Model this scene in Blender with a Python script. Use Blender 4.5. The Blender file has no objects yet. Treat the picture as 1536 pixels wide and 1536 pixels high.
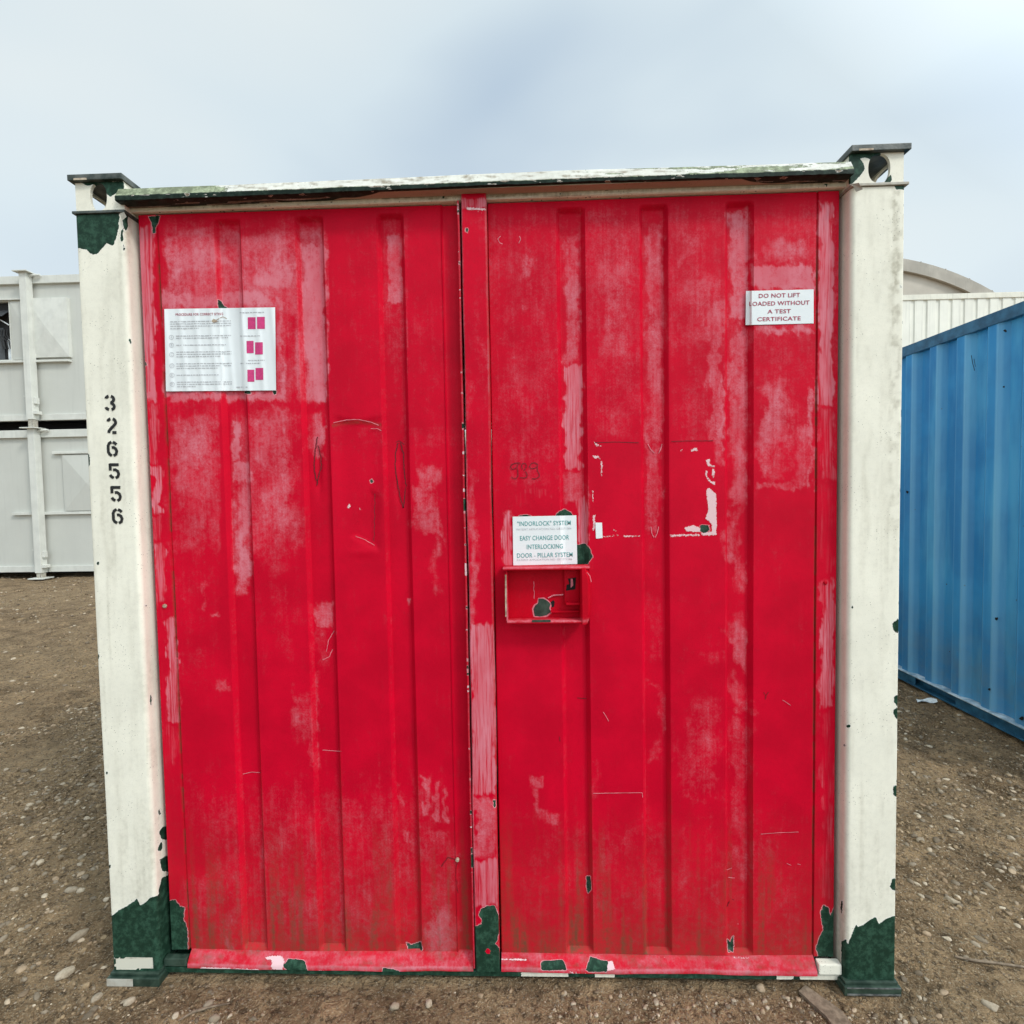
import bpy, bmesh, math, random
import numpy as np
from mathutils import Vector, Matrix
random.seed(7); rng = np.random.default_rng(11)
S = bpy.context.scene
C = S.collection
R_ = math.radians

# ---------------------------------------------------------------- camera
CAM = np.array([0.1273, -1.5381, 1.5415]); FPX = 770.0
CR = np.array([0.99937742, 0.03058661, -0.01758501])
CU = np.array([0.0163392, 0.04051432, 0.99904535])
CF = np.array([-0.03126986, 0.99871069, -0.03998933])
cam_d = bpy.data.cameras.new('camera'); cam = bpy.data.objects.new('camera', cam_d); C.objects.link(cam)
cam.matrix_world = Matrix(((CR[0], CU[0], -CF[0], CAM[0]), (CR[1], CU[1], -CF[1], CAM[1]), (CR[2], CU[2], -CF[2], CAM[2]), (0, 0, 0, 1)))
cam_d.sensor_width = 36; cam_d.sensor_fit = 'HORIZONTAL'; cam_d.lens = FPX / 1536 * 36
cam_d.clip_start = 0.02; cam_d.clip_end = 2000
S.camera = cam
S.render.resolution_x = 1024; S.render.resolution_y = 1024

# ---------------------------------------------------------------- world and sun
SUN_EL, SUN_AZ = R_(44), R_(128)      # azimuth clockwise from +Y: behind the camera, to the right
W = bpy.data.worlds.new("World"); S.world = W; W.use_nodes = True
nt = W.node_tree; nt.nodes.clear()
def nd(t, typ, **k):
    n = t.nodes.new(typ)
    for a, b in k.items():
        if a.startswith('i_'):
            n.inputs[a[2:].replace('_', ' ')].default_value = b
        else: setattr(n, a, b)
    return n
out = nd(nt, 'ShaderNodeOutputWorld'); bg = nd(nt, 'ShaderNodeBackground'); bg.inputs[1].default_value = 1.0
sky = nd(nt, 'ShaderNodeTexSky', sky_type='NISHITA', sun_disc=False, sun_elevation=SUN_EL, sun_rotation=SUN_AZ)
sk = nd(nt, 'ShaderNodeVectorMath', operation='SCALE'); sk.inputs['Scale'].default_value = 0.10
nt.links.new(sky.outputs[0], sk.inputs[0])
tc = nd(nt, 'ShaderNodeTexCoord')
mp = nd(nt, 'ShaderNodeMapping'); mp.inputs['Scale'].default_value = (1.0, 1.0, 2.2); mp.inputs['Location'].default_value = (2.1, 0.3, 0.9)
nt.links.new(tc.outputs['Generated'], mp.inputs[0])
n1 = nd(nt, 'ShaderNodeTexNoise'); n1.inputs['Scale'].default_value = 1.35; n1.inputs['Detail'].default_value = 3; n1.inputs['Roughness'].default_value = 0.38; n1.inputs['Distortion'].default_value = 0.25
nt.links.new(mp.outputs[0], n1.inputs['Vector'])
cr = nd(nt, 'ShaderNodeValToRGB'); e = cr.color_ramp.elements
e[0].position = 0.30; e[0].color = (0.46, 0.575, 0.70, 1); e[1].position = 0.68; e[1].color = (0.80, 0.86, 0.86, 1)
m_ = e.new(0.47); m_.color = (0.68, 0.785, 0.84, 1)
nt.links.new(n1.outputs[0], cr.inputs[0])
mx = nd(nt, 'ShaderNodeMix', data_type='RGBA'); mx.inputs[0].default_value = 0.90
nt.links.new(sk.outputs[0], mx.inputs[6]); nt.links.new(cr.outputs[0], mx.inputs[7])
sz = nd(nt, 'ShaderNodeSeparateXYZ'); nt.links.new(tc.outputs['Generated'], sz.inputs[0])
hz_ = nd(nt, 'ShaderNodeMapRange', interpolation_type='SMOOTHSTEP'); hz_.inputs[1].default_value = 0.05; hz_.inputs[2].default_value = 0.62; hz_.inputs[3].default_value = .6; hz_.inputs[4].default_value = 0.0
nt.links.new(sz.outputs['Z'], hz_.inputs[0])
mh = nd(nt, 'ShaderNodeMix', data_type='RGBA'); mh.inputs[7].default_value = (.80, .88, .90, 1); nt.links.new(hz_.outputs[0], mh.inputs[0]); nt.links.new(mx.outputs[2], mh.inputs[6]); mx = mh
# overcast is brighter round the veiled sun
dt = nd(nt, 'ShaderNodeVectorMath', operation='DOT_PRODUCT')
sd = Vector((math.sin(SUN_AZ) * math.cos(SUN_EL), math.cos(SUN_AZ) * math.cos(SUN_EL), math.sin(SUN_EL)))
dt.inputs[1].default_value = sd
nt.links.new(tc.outputs['Generated'], dt.inputs[0])
mr = nd(nt, 'ShaderNodeMapRange'); mr.inputs[1].default_value = 0.3; mr.inputs[2].default_value = 1.0; mr.inputs[3].default_value = 1.0; mr.inputs[4].default_value = 2.6
nt.links.new(dt.outputs['Value'], mr.inputs[0])
sm = nd(nt, 'ShaderNodeVectorMath', operation='SCALE')
nt.links.new(mx.outputs[2], sm.inputs[0]); nt.links.new(mr.outputs[0], sm.inputs['Scale'])
nt.links.new(sm.outputs[0], bg.inputs[0]); nt.links.new(bg.outputs[0], out.inputs[0])

sl = bpy.data.lights.new('sun', 'SUN'); sl.energy = 1.5; sl.angle = R_(10); sl.color = (1.0, 0.965, 0.91)
so = bpy.data.objects.new('sun', sl); C.objects.link(so)
so.rotation_euler = (-sd).to_track_quat('-Z', 'Y').to_euler()
S.view_settings.view_transform = 'Standard'; S.view_settings.look = 'None'
S.view_settings.exposure = 0.12; S.view_settings.gamma = 1.0
S.render.engine = 'CYCLES'

# ---------------------------------------------------------------- survey helpers
def P(u, v, at=0.0, ax=1):
    """point of the real plane (axis ax at value at) measured at photo pixel u, v"""
    d = CF + CR * (u - 768) / FPX - CU * (v - 768) / FPX
    return CAM + (at - CAM[ax]) / d[ax] * d
def UV(p):
    d = p - CAM; z = d @ CF
    return 768 + FPX * (d @ CR) / z, 768 - FPX * (d @ CU) / z

def vnoise(x, y, seed=0):
    r = np.random.default_rng(seed); T = r.random((256, 256))
    xi = np.floor(x).astype(int); yi = np.floor(y).astype(int); fx = x - xi; fy = y - yi
    fx = fx * fx * (3 - 2 * fx); fy = fy * fy * (3 - 2 * fy)
    a = T[xi % 256, yi % 256]; b = T[(xi + 1) % 256, yi % 256]; c = T[xi % 256, (yi + 1) % 256]; d = T[(xi + 1) % 256, (yi + 1) % 256]
    return (a * (1 - fx) + b * fx) * (1 - fy) + (c * (1 - fx) + d * fx) * fy
def fbm(x, y, seed=0, o=4):
    s = 0; a = .5; t = 0
    for i in range(o):
        s = s + a * vnoise(x, y, seed + i); t += a; a *= .5; x = x * 2.03 + 17.3; y = y * 2.03 + 5.1
    return s / t
def sstep(a, b, x):
    t = np.clip((x - a) / (b - a), 0, 1); return t * t * (3 - 2 * t)

def poly_in(u, v, poly):
    """signed distance, positive inside"""
    poly = np.array(poly, float); n = len(poly)
    d = np.full(u.shape, 1e9); ins = np.zeros(u.shape, bool)
    for i in range(n):
        a = poly[i]; b = poly[(i + 1) % n]; e_ = b - a
        t = np.clip(((u - a[0]) * e_[0] + (v - a[1]) * e_[1]) / (e_ @ e_ + 1e-9), 0, 1)
        d = np.minimum(d, np.hypot(u - a[0] - t * e_[0], v - a[1] - t * e_[1]))
        if a[1] != b[1]:
            c = ((a[1] > v) != (b[1] > v)) & (u < (b[0] - a[0]) * (v - a[1]) / (b[1] - a[1]) + a[0])
            ins ^= c
    return np.where(ins, d, -d)
def sdf_field(u, v, polys, jig=2.0, seed=3):
    f = np.full(u.shape, -12.0)
    du = (fbm(u / 5, v / 5, seed) - .5) * 2 * jig; dv = (fbm(u / 5, v / 5, seed + 9) - .5) * 2 * jig
    for p in polys:
        q = np.array(p); m = (u > q[:, 0].min() - 14) & (u < q[:, 0].max() + 14) & (v > q[:, 1].min() - 14) & (v < q[:, 1].max() + 14)
        if m.any():
            f[m] = np.maximum(f[m], np.clip(poly_in(u[m] + du[m], v[m] + dv[m], p), -12, 12))
    return f
def blob(x, y, rx, ry, n=9, seed=0):
    r = random.Random(int(seed * 131 + x * 7 + y)); o = []
    for i in range(n):
        a = 2 * math.pi * i / n; k = r.uniform(.65, 1.2); o.append((x + rx * k * math.cos(a), y + ry * k * math.sin(a)))
    return o
def patches(u, v, L, seed=5):
    """L rows: x0,y0,x1,y1,strength,softness"""
    f = np.zeros(u.shape)
    w1 = (fbm(u / 34, v / 34, seed) - .5) * 2; w2 = (fbm(u / 34, v / 34, seed + 7) - .5) * 2
    w3 = (fbm(u / 9, v / 12, seed + 3) - .5) * 2.6 + (fbm(u / 3.5, v / 9, seed + 13) - .5) * 1.6
    md = .62 + .76 * fbm(u / 26, v / 40, seed + 20)
    for (x0, y0, x1, y1, s, so_) in L:
        so_ = so_ * (1.7 if so_ > 5 else 1.25); j = min(so_ * 1.25, 24)
        uu = u + w1 * j + w3 * min(j, 5); vv = v + w2 * j + w3 * min(j, 5)
        d = np.minimum(np.minimum(uu - x0, x1 - uu), np.minimum(vv - y0, y1 - vv))
        w = sstep(-so_ * .5, so_ * .9, d)
        er = sstep(.16, .50, fbm(u / 15, v / 26, seed + 31) - .30 + .55 * w + (.35 if so_ < 9 else 0)); f = np.maximum(f, w * s * er * (md if so_ > 9 else .8 + .2 * md))
    return f

# ---------------------------------------------------------------- mesh helpers
def link(o, parent=None):
    C.objects.link(o)
    if parent is not None: o.parent = parent
    return o
def tag(o, label=None, cat=None, group=None, kind=None):
    if label: o['label'] = label
    if cat: o['category'] = cat
    if group: o['group'] = group
    if kind: o['kind'] = kind
    return o
def empty(name, loc, **k):
    o = bpy.data.objects.new(name, None); o.location = loc; o.empty_display_size = .2; link(o); return tag(o, **k)
class MB:
    def __init__(s): s.v = []; s.f = []; s.m = []; s.at = {}
    def add(s, vs, fs, mi=0, **at):
        b = len(s.v); s.v += [tuple(map(float, p)) for p in vs]; s.f += [tuple(i + b for i in f) for f in fs]
        s.m += [mi] * len(fs) if isinstance(mi, int) else list(mi)
        for k, a in at.items(): s.at.setdefault(k, {})[b] = a
        return s
    def box(s, a, b, mi=0, bev=0.0):
        x0, y0, z0 = a; x1, y1, z1 = b
        if bev <= 0:
            vs = [(x, y, z) for x in (x0, x1) for y in (y0, y1) for z in (z0, z1)]
            return s.add(vs, [(0, 1, 3, 2), (4, 6, 7, 5), (0, 4, 5, 1), (2, 3, 7, 6), (0, 2, 6, 4), (1, 5, 7, 3)], mi)
        bm = bmesh.new(); bmesh.ops.create_cube(bm, size=1)
        for w in bm.verts: w.co = Vector(((x0 + x1) / 2 + w.co.x * (x1 - x0), (y0 + y1) / 2 + w.co.y * (y1 - y0), (z0 + z1) / 2 + w.co.z * (z1 - z0)))
        bmesh.ops.bevel(bm, geom=bm.edges[:], offset=bev, segments=2, affect='EDGES', profile=.6)
        bm.verts.index_update(); s.add([w.co for w in bm.verts], [[q.index for q in f.verts] for f in bm.faces], mi); bm.free(); return s
    def tube(s, pts, r, n=8, mi=0, cap=True):
        pts = [Vector(p) for p in pts]; rs = r if isinstance(r, (list, tuple)) else [r] * len(pts); V = []; F = []
        for i, p in enumerate(pts):
            t = (pts[min(i + 1, len(pts) - 1)] - pts[max(i - 1, 0)]).normalized()
            a = t.cross(Vector((0, 0, 1)) if abs(t.z) < .9 else Vector((1, 0, 0))).normalized(); b = t.cross(a)
            for k in range(n):
                an = 2 * math.pi * k / n; V.append(p + (a * math.cos(an) + b * math.sin(an)) * rs[i])
        for i in range(len(pts) - 1):
            for k in range(n): F.append((i * n + k, i * n + (k + 1) % n, (i + 1) * n + (k + 1) % n, (i + 1) * n + k))
        if cap: F += [tuple(range(n))[::-1], tuple((len(pts) - 1) * n + k for k in range(n))]
        return s.add(V, F, mi)
    def ribbon(s, pts, w, to3d, mi=0):
        """flat stroke in 2D (photo px), to3d maps to the surface"""
        pts = np.array(pts, float); n = len(pts)
        t = np.gradient(pts, axis=0); t /= np.linalg.norm(t, axis=1)[:, None] + 1e-9
        nr = np.stack([-t[:, 1], t[:, 0]], 1); ws = np.array(w if hasattr(w, '__len__') else [w] * n)[:, None] / 2
        V = [to3d(*q) for q in pts + nr * ws] + [to3d(*q) for q in pts - nr * ws]
        return s.add(V, [(i, i + 1, n + i + 1, n + i) for i in range(n - 1)], mi)
    def build(s, name, mats, parent=None, smooth=None, origin=None):
        me = bpy.data.meshes.new(name)
        v = np.array(s.v, float)
        o = bpy.data.objects.new(name, me)
        if parent is not None and parent.type == 'EMPTY' and origin is None: origin = None
        if origin is not None: v = v - np.array(origin); o.location = origin
        me.from_pydata([tuple(p) for p in v], [], s.f)
        for m in (mats if isinstance(mats, list) else [mats]): me.materials.append(m)
        me.polygons.foreach_set('material_index', s.m)
        for k in ('chip', 'residue'): s.at.setdefault(k, {})
        for k, d in s.at.items():
            arr = np.zeros(len(s.v), np.float32)
            if k in ('chip', 'residue'): arr[:] = -12
            for b, a in d.items(): arr[b:b + len(a)] = a
            me.attributes.new(k, 'FLOAT', 'POINT').data.foreach_set('value', arr)
        if smooth is not None:
            me.polygons.foreach_set('use_smooth', [True] * len(me.polygons)); me.set_sharp_from_angle(angle=R_(smooth))
        me.update(); link(o, parent)
        if parent is not None: fixpar(o, parent)
        return o
def wloc(p):
    v = Vector((0, 0, 0))
    while p is not None: v += p.location; p = p.parent
    return v
def fixpar(o, parent):
    """geometry is written in world metres; keep it there under a translated parent"""
    o.location = Vector(o.location) - wloc(parent)
def grid_faces(n, m, flip=False):
    i, j = np.meshgrid(np.arange(n - 1), np.arange(m - 1), indexing='ij'); a = (i * m + j).ravel()
    q = np.stack([a, a + 1, a + m + 1, a + m], 1)
    return (q[:, ::-1] if flip else q).tolist()

# ---------------------------------------------------------------- materials
def new_mat(name):
    m = bpy.data.materials.new(name); m.use_nodes = True; t = m.node_tree; t.nodes.clear()
    o = nd(t, 'ShaderNodeOutputMaterial'); b = nd(t, 'ShaderNodeBsdfPrincipled'); t.links.new(b.outputs[0], o.inputs[0])
    return m, t, b
class NT:
    def __init__(s, t): s.t = t; s.tc = nd(t, 'ShaderNodeTexCoord')
    def lk(s, a, b): s.t.links.new(a, b)
    def noise(s, scale, detail=3, rough=.55, vs=(1, 1, 1), dist=0):
        m = nd(s.t, 'ShaderNodeMapping'); m.inputs['Scale'].default_value = vs; s.lk(s.tc.outputs['Object'], m.inputs[0])
        n = nd(s.t, 'ShaderNodeTexNoise'); n.inputs['Scale'].default_value = scale; n.inputs['Detail'].default_value = detail
        n.inputs['Roughness'].default_value = rough; n.inputs['Distortion'].default_value = dist; s.lk(m.outputs[0], n.inputs['Vector']); return n.outputs[0]
    def vor(s, scale, feat='F1', vs=(1, 1, 1)):
        m = nd(s.t, 'ShaderNodeMapping'); m.inputs['Scale'].default_value = vs; s.lk(s.tc.outputs['Object'], m.inputs[0])
        n = nd(s.t, 'ShaderNodeTexVoronoi', feature=feat); n.inputs['Scale'].default_value = scale; s.lk(m.outputs[0], n.inputs['Vector']); return n
    def math(s, op, a, b=None, c=None, clamp=False):
        n = nd(s.t, 'ShaderNodeMath', operation=op, use_clamp=clamp)
        for i, x in enumerate((a, b, c)):
            if x is None: continue
            if isinstance(x, (int, float)): n.inputs[i].default_value = x
            else: s.lk(x, n.inputs[i])
        return n.outputs[0]
    def rng(s, x, a, b, c=0., d=1., smooth=True):
        n = nd(s.t, 'ShaderNodeMapRange', interpolation_type='SMOOTHSTEP' if smooth else 'LINEAR'); s.lk(x, n.inputs[0])
        for i, q in zip((1, 2, 3, 4), (a, b, c, d)): n.inputs[i].default_value = q
        return n.outputs[0]
    def attr(s, name):
        n = nd(s.t, 'ShaderNodeAttribute', attribute_name=name); return n.outputs['Fac']
    def mix(s, f, a, b):
        n = nd(s.t, 'ShaderNodeMix', data_type='RGBA', clamp_factor=True)
        for i, x in ((0, f), (6, a), (7, b)):
            if isinstance(x, (int, float)): n.inputs[i].default_value = x
            elif isinstance(x, tuple): n.inputs[i].default_value = (*x, 1)
            else: s.lk(x, n.inputs[i])
        return n.outputs[2]
    def bump(s, h, dist, strength=1, prev=None):
        n = nd(s.t, 'ShaderNodeBump'); n.inputs['Distance'].default_value = dist; n.inputs['Strength'].default_value = strength
        s.lk(h, n.inputs['Height'])
        if prev is not None: s.lk(prev, n.inputs['Normal'])
        return n.outputs[0]

GREEN = (0.017, 0.050, 0.031)
def paint_mat(name, base, faded, residue=(0.74, 0.50, 0.52), under=GREEN, grimec=(0.10, 0.085, 0.035), rough=.55, basevar=.10, speck=None, spec=.10):
    """oil paint over steel: 'fade' and 'streak' chalking, 'chip' flaked to the undercoat, 'residue' old glue, 'grime' algae and mud"""
    m, t, b = new_mat(name); N = NT(t)
    fine = N.noise(185, 3, .75); mid = N.noise(60, 3, .6); low = N.noise(6, 3, .5)
    strk = N.noise(1, 3, .7, vs=(190, 190, 7)); strk2 = N.noise(1, 2, .5, vs=(110, 110, 3))
    c0 = N.mix(N.rng(low, .3, .7), tuple(x * (1 - basevar) for x in base), tuple(min(1, x * (1 + basevar)) for x in base))
    c0 = N.mix(N.rng(mid, .42, .72, 0, .11), c0, tuple(x * .62 for x in base)); c0 = N.mix(N.rng(N.noise(260, 2, .6), .56, .70, 0, .18), c0, tuple(x * .55 for x in base))
    fa = N.attr('fade')
    gr = N.math('ADD', N.math('ADD', N.math('MULTIPLY', N.math('SUBTRACT', fine, .5), 1.5), N.math('MULTIPLY', N.math('SUBTRACT', mid, .5), 1.5)), N.math('ADD', N.math('MULTIPLY', N.math('SUBTRACT', strk2, .5), .9), N.math('MULTIPLY', N.math('SUBTRACT', N.noise(24, 4, .6, vs=(1, 1, .45)), .5), 1.6)))
    # chalk only shows where the coat has faded, ever so slightly elsewhere
    f1 = N.rng(N.math('ADD', fa, N.math('MULTIPLY', gr, N.math('ADD', .20, N.math('MULTIPLY', fa, .45)))), .08, .98)
    st = N.attr('streak')
    sg = N.math('ADD', N.math('MULTIPLY', N.math('SUBTRACT', strk, .5), 2.8), N.math('MULTIPLY', N.math('SUBTRACT', strk2, .5), .8))
    f2 = N.rng(N.math('ADD', st, N.math('MULTIPLY', sg, N.math('MULTIPLY', st, 1.25))), .15, 1.1)
    ff = N.math('MAXIMUM', f1, f2)
    col = N.mix(N.math('MULTIPLY', ff, N.rng(N.noise(11, 4, .6, vs=(1, 1, .4)), .3, .7, .55, .95)), c0, faded)
    g = N.attr('grime')
    gg = N.math('MULTIPLY', g, N.rng(N.math('ADD', mid, N.math('MULTIPLY', strk2, .6)), .45, 1.05, .35, 1.1), clamp=True)
    col = N.mix(gg, col, grimec)
    if speck:
        sp = N.rng(N.vor(speck[0]).outputs['Distance'], .10, .17, 1, 0)
        sp = N.math('MULTIPLY', sp, N.rng(N.noise(9, 3), speck[1], speck[1] + .08))
        col = N.mix(N.math('MULTIPLY', sp, .75), col, (0.12, .11, .085))
    chip = N.math('ADD', N.attr('chip'), N.math('MULTIPLY', N.math('SUBTRACT', N.noise(160, 3, .7), .5), 3.2))
    res = N.rng(N.math('ADD', N.attr('residue'), N.math('MULTIPLY', N.math('SUBTRACT', N.noise(230, 3, .7), .5), 5.5)), .15, .8)
    edge = N.math('MULTIPLY', N.rng(chip, -1.3, -.5), N.rng(chip, -.2, .3, 1, 0))
    ck = N.rng(chip, -.25, .25)
    col = N.mix(res, col, residue)
    col = N.mix(N.math('MULTIPLY', edge, .5), col, tuple(min(.9, x * .5 + .42) for x in faded))
    und = N.mix(N.rng(N.noise(45, 5, .75), .42, .66), tuple(x * .75 for x in under), tuple(x * 1.7 + .006 for x in under))
    col = N.mix(ck, col, und)
    N.lk(col, b.inputs['Base Color'])
    ro = N.math('ADD', rough, N.math('MULTIPLY', ff, .3)); ro = N.math('SUBTRACT', ro, N.math('MULTIPLY', ck, .12)); N.lk(ro, b.inputs['Roughness'])
    b.inputs['Specular IOR Level'].default_value = spec
    h = N.math('SUBTRACT', N.math('MULTIPLY', res, .6), ck)
    n = N.bump(h, .0012, .9)
    n = N.bump(N.math('ADD', N.math('MULTIPLY', fine, .35), N.math('MULTIPLY', mid, .8)), .0006, .55, n)
    n = N.bump(N.noise(5.5, 2), .006, .35, n)
    N.lk(n, b.inputs['Normal']); return m

def simple(name, c, rough=.6, var=.15, scale=12, bump=.0006, bscale=140, metal=0, c2=None, streak=0, spec=.4):
    m, t, b = new_mat(name); N = NT(t)
    f = N.rng(N.noise(scale, 4, .6), .3, .7)
    col = N.mix(f, tuple(x * (1 - var) for x in c), c2 if c2 else tuple(min(1, x * (1 + var)) for x in c))
    if streak:
        col = N.mix(N.math('MULTIPLY', N.rng(N.noise(1, 3, .6, vs=(22, 22, .7)), .5, .78), streak), col, tuple(x * .45 for x in c))
    N.lk(col, b.inputs['Base Color']); b.inputs['Roughness'].default_value = rough; b.inputs['Metallic'].default_value = metal
    b.inputs['Specular IOR Level'].default_value = spec
    N.lk(N.bump(N.noise(bscale, 3), bump, .6), b.inputs['Normal']); return m

M = {}
M['red'] = paint_mat('red_paint', (0.545, 0.0003, 0.0195), (0.65, 0.215, 0.265), grimec=(.15, .060, .032))
M['cream'] = paint_mat('cream_paint', (0.81, 0.785, 0.67), (0.66, 0.65, 0.58), under=(.016, .046, .029), rough=.5, basevar=.045, speck=(120, .50), grimec=(.17, .14, .07), residue=(.62, .60, .50))
M['ink'] = simple('black_ink', (.012, .013, .013), .55, .3, 60)
M['scribble'] = simple('scribble_ink', (.16, .004, .012), .6)
M['tear'] = simple('torn_edge', (.13, .004, .010), .7)
M['slit'] = simple('dark_hole', (.006, .005, .005), .9)
M['pale'] = simple('pale_edge', (.62, .17, .21), .6, .3, 60)
M['darkgreen'] = simple('dark_green_paint', (.018, .046, .032), .42, .4, 30, c2=(.045, .075, .055))
M['steel'] = simple('worn_steel', (.16, .18, .19), .4, .5, 40, metal=.6, c2=(.34, .36, .36))
M['rust'] = simple('rusty_cream', (.36, .25, .17), .8, .35, 45, c2=(.55, .47, .36))
M['paper'] = simple('white_sticker', (.74, .78, .79), .35, .03, 8, bump=.0003, bscale=60)
M['teal'] = simple('teal_print', (.04, .29, .29), .5, .2, 200, c2=(.16, .42, .41))
M['maroon'] = simple('maroon_print', (.36, .05, .09), .5, .15, 100)
M['magenta'] = simple('magenta_print', (.55, .035, .17), .5, .12, 150)
M['greyprint'] = simple('grey_print', (.46, .47, .49), .5, .2, 300)

# ================================================================= GROUND
def ground_h(x, y):
    h = (fbm(x / 1.7 + 40, y / 1.7 + 40, 31, 4) - .5) * .085
    h += (fbm(x / .35 + 90, y / .35 + 90, 41, 4) - .5) * .06
    h += (fbm(x / .07 + 10, y / .07 + 10, 51, 3) - .5) * .036
    h += (fbm(x / 1.6 + .25 * y + 3, y / .13 + x * .6, 57, 3) - .5) * .040 * np.exp(-np.maximum(0, np.abs(y - 2) - 3) / 4)
    # settle level under and just around the container front
    d = np.maximum(np.maximum(np.abs(x) - 1.3, -(y + .12)), 0)
    k = sstep(0, 1.1, np.where((y > -.5) & (y < 6.3), np.maximum(np.abs(x) - 1.3, 0), 1.2)) * .8 + .2
    far = sstep(60, 20, np.hypot(x, y))
    return h * k * np.where(np.hypot(x, y) > 20, far, 1) - .004
def axis(lo, hi, d, end, g=1.06):
    a = list(np.arange(lo, hi, d)); s = d
    while a[-1] < end: s *= g; a.append(a[-1] + s)
    s = d; b = [lo]
    while b[-1] > -end: s *= g; b.append(b[-1] - s)
    return np.array(b[1:][::-1] + a)
gx = axis(-4.2, 3.4, .016, 420); gy = axis(-1.3, 3.2, .016, 420)
X, Y = np.meshgrid(gx, gy, indexing='ij'); Z = ground_h(X, Y)
g = MB(); g.v = np.stack([X.ravel(), Y.ravel(), Z.ravel()], 1).tolist(); g.f = grid_faces(len(gx), len(gy), True); g.m = [0] * len(g.f)
m, t, b = new_mat('muddy_gravel'); N = NT(t)
big = N.noise(.55, 4, .6); md = N.noise(5, 5, .65, dist=.4); fn = N.noise(42, 5, .7); vf = N.noise(130, 4, .7)
c = N.mix(N.rng(md, .32, .68), (.185, .119, .062), (.540, .362, .200))
c = N.mix(N.math('MULTIPLY', N.rng(big, .42, .62), .55), c, (.50, .35, .20))
c = N.mix(N.math('MULTIPLY', N.rng(fn, .50, .62), .75), c, (.062, .040, .022))  # dark specks of soil that also stand in for crevice shade
c = N.mix(N.math('MULTIPLY', N.rng(vf, .54, .62), .75), c, (.60, .48, .33))
v1 = N.vor(75); v2 = N.vor(30)
pb = N.math('MULTIPLY', N.rng(v1.outputs['Distance'], .16, .26, 1, 0), N.rng(N.noise(31, 2), .52, .60))
sepc = nd(t, 'ShaderNodeSeparateColor'); N.lk(v1.outputs['Color'], sepc.inputs[0])
c = N.mix(N.math('MULTIPLY', pb, .8), c, N.mix(sepc.outputs[0], (.18, .15, .12), (.46, .41, .34)))
N.lk(c, b.inputs['Base Color']); N.lk(N.rng(md, .3, .7, .95, .72), b.inputs['Roughness']); b.inputs['Specular IOR Level'].default_value = .25
n = N.bump(pb, .006, .8); n = N.bump(fn, .08, 1, n); n = N.bump(vf, .014, 1, n); n = N.bump(N.noise(17, 5, .7, dist=.6), .07, .9, n); n = N.bump(md, .03, .5, n)
N.lk(n, b.inputs['Normal']); M['ground'] = m
go = g.build('ground', M['ground'], smooth=None); go.data.polygons.foreach_set('use_smooth', [True] * len(go.data.polygons)); tag(go, kind='structure')

# ---- gravel: uncountable small stones pressed into the mud
def ico(sub):
    bm = bmesh.new(); bmesh.ops.create_icosphere(bm, subdivisions=sub, radius=1)
    v = np.array([w.co[:] for w in bm.verts]); f = np.array([[q.index for q in k.verts] for k in bm.faces]); bm.free(); return v, f
def stone_mat(name):
    m, t, b = new_mat(name); N = NT(t); k = N.attr('tone')
    c = N.mix(N.rng(k, 0, 1, 0, 1, False), (.12, .092, .062), (.56, .47, .35)); c = N.mix(N.math('MULTIPLY', N.rng(N.attr('tone2'), .55, .9), .6), c, (.36, .24, .14))
    c = N.mix(N.math('MULTIPLY', N.rng(N.noise(90, 4, .7), .4, .7), .5), c, (.16, .112, .068)); mud = N.math('LESS_THAN', k, -.01); c = N.mix(mud, c, N.mix(N.rng(N.noise(30, 3), .35, .65), (.10, .068, .038), (.30, .215, .125))); N.lk(c, b.inputs['Base Color'])
    b.inputs['Roughness'].default_value = .75; b.inputs['Specular IOR Level'].default_value = .3
    N.lk(N.bump(N.noise(160, 4), .002, .6), b.inputs['Normal']); return m
M['stone'] = stone_mat('stone')
protos = []
for k in range(10):
    v, f = ico(2); r = np.random.default_rng(k + 60)
    for _ in range(5):      # planar cuts give angular gravel
        n_ = r.normal(size=3); n_ /= np.linalg.norm(n_); dd = r.uniform(.40, .75); pr = v @ n_; v = v - np.outer(np.maximum(pr - dd, 0) * r.uniform(.5, 1), n_)
    v *= r.uniform(.85, 1.15, 3); protos.append((v, f))
def scatter(n, xr, yr, lo, hi, power, keep=None):
    x = rng.uniform(*xr, n); y = rng.uniform(*yr, n)
    cl = fbm(x / .5 + 7, y / .5 + 3, 77, 3); k = cl + rng.uniform(-.13, .16, n) > .46
    inside = (np.abs(x) < 1.215) & (y > -.01) & (y < 6.2)
    blue_in = (x > 3.0) & (y < 5.8) & (y > -.4)
    k &= ~inside & ~blue_in
    feet = (np.abs(np.abs(x) - 1.145) < .11) & (np.abs(y - .08) < .13); k &= ~feet
    if keep: k &= keep(x, y)
    x = x[k]; y = y[k]; s = lo + (hi - lo) * rng.random(len(x)) ** power
    return x, y, s
sets = [scatter(17000, (-3.6, -1.15), (-.35, 2.6), .0026, .017, 7), scatter(13000, (1.15, 3.1), (-.35, 2.6), .0026, .017, 7),
        scatter(2600, (-1.3, 1.3), (-.30, -.01), .0024, .011, 5),
        scatter(7500, (-11, -1.6), (2.2, 9.0), .006, .024, 5, lambda x, y: (x < -1.2 - (y) * .55) & (x > -3.2 - y * .95)),
        scatter(900, (-14, 14), (8, 16), .012, .035, 3)]
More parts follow.
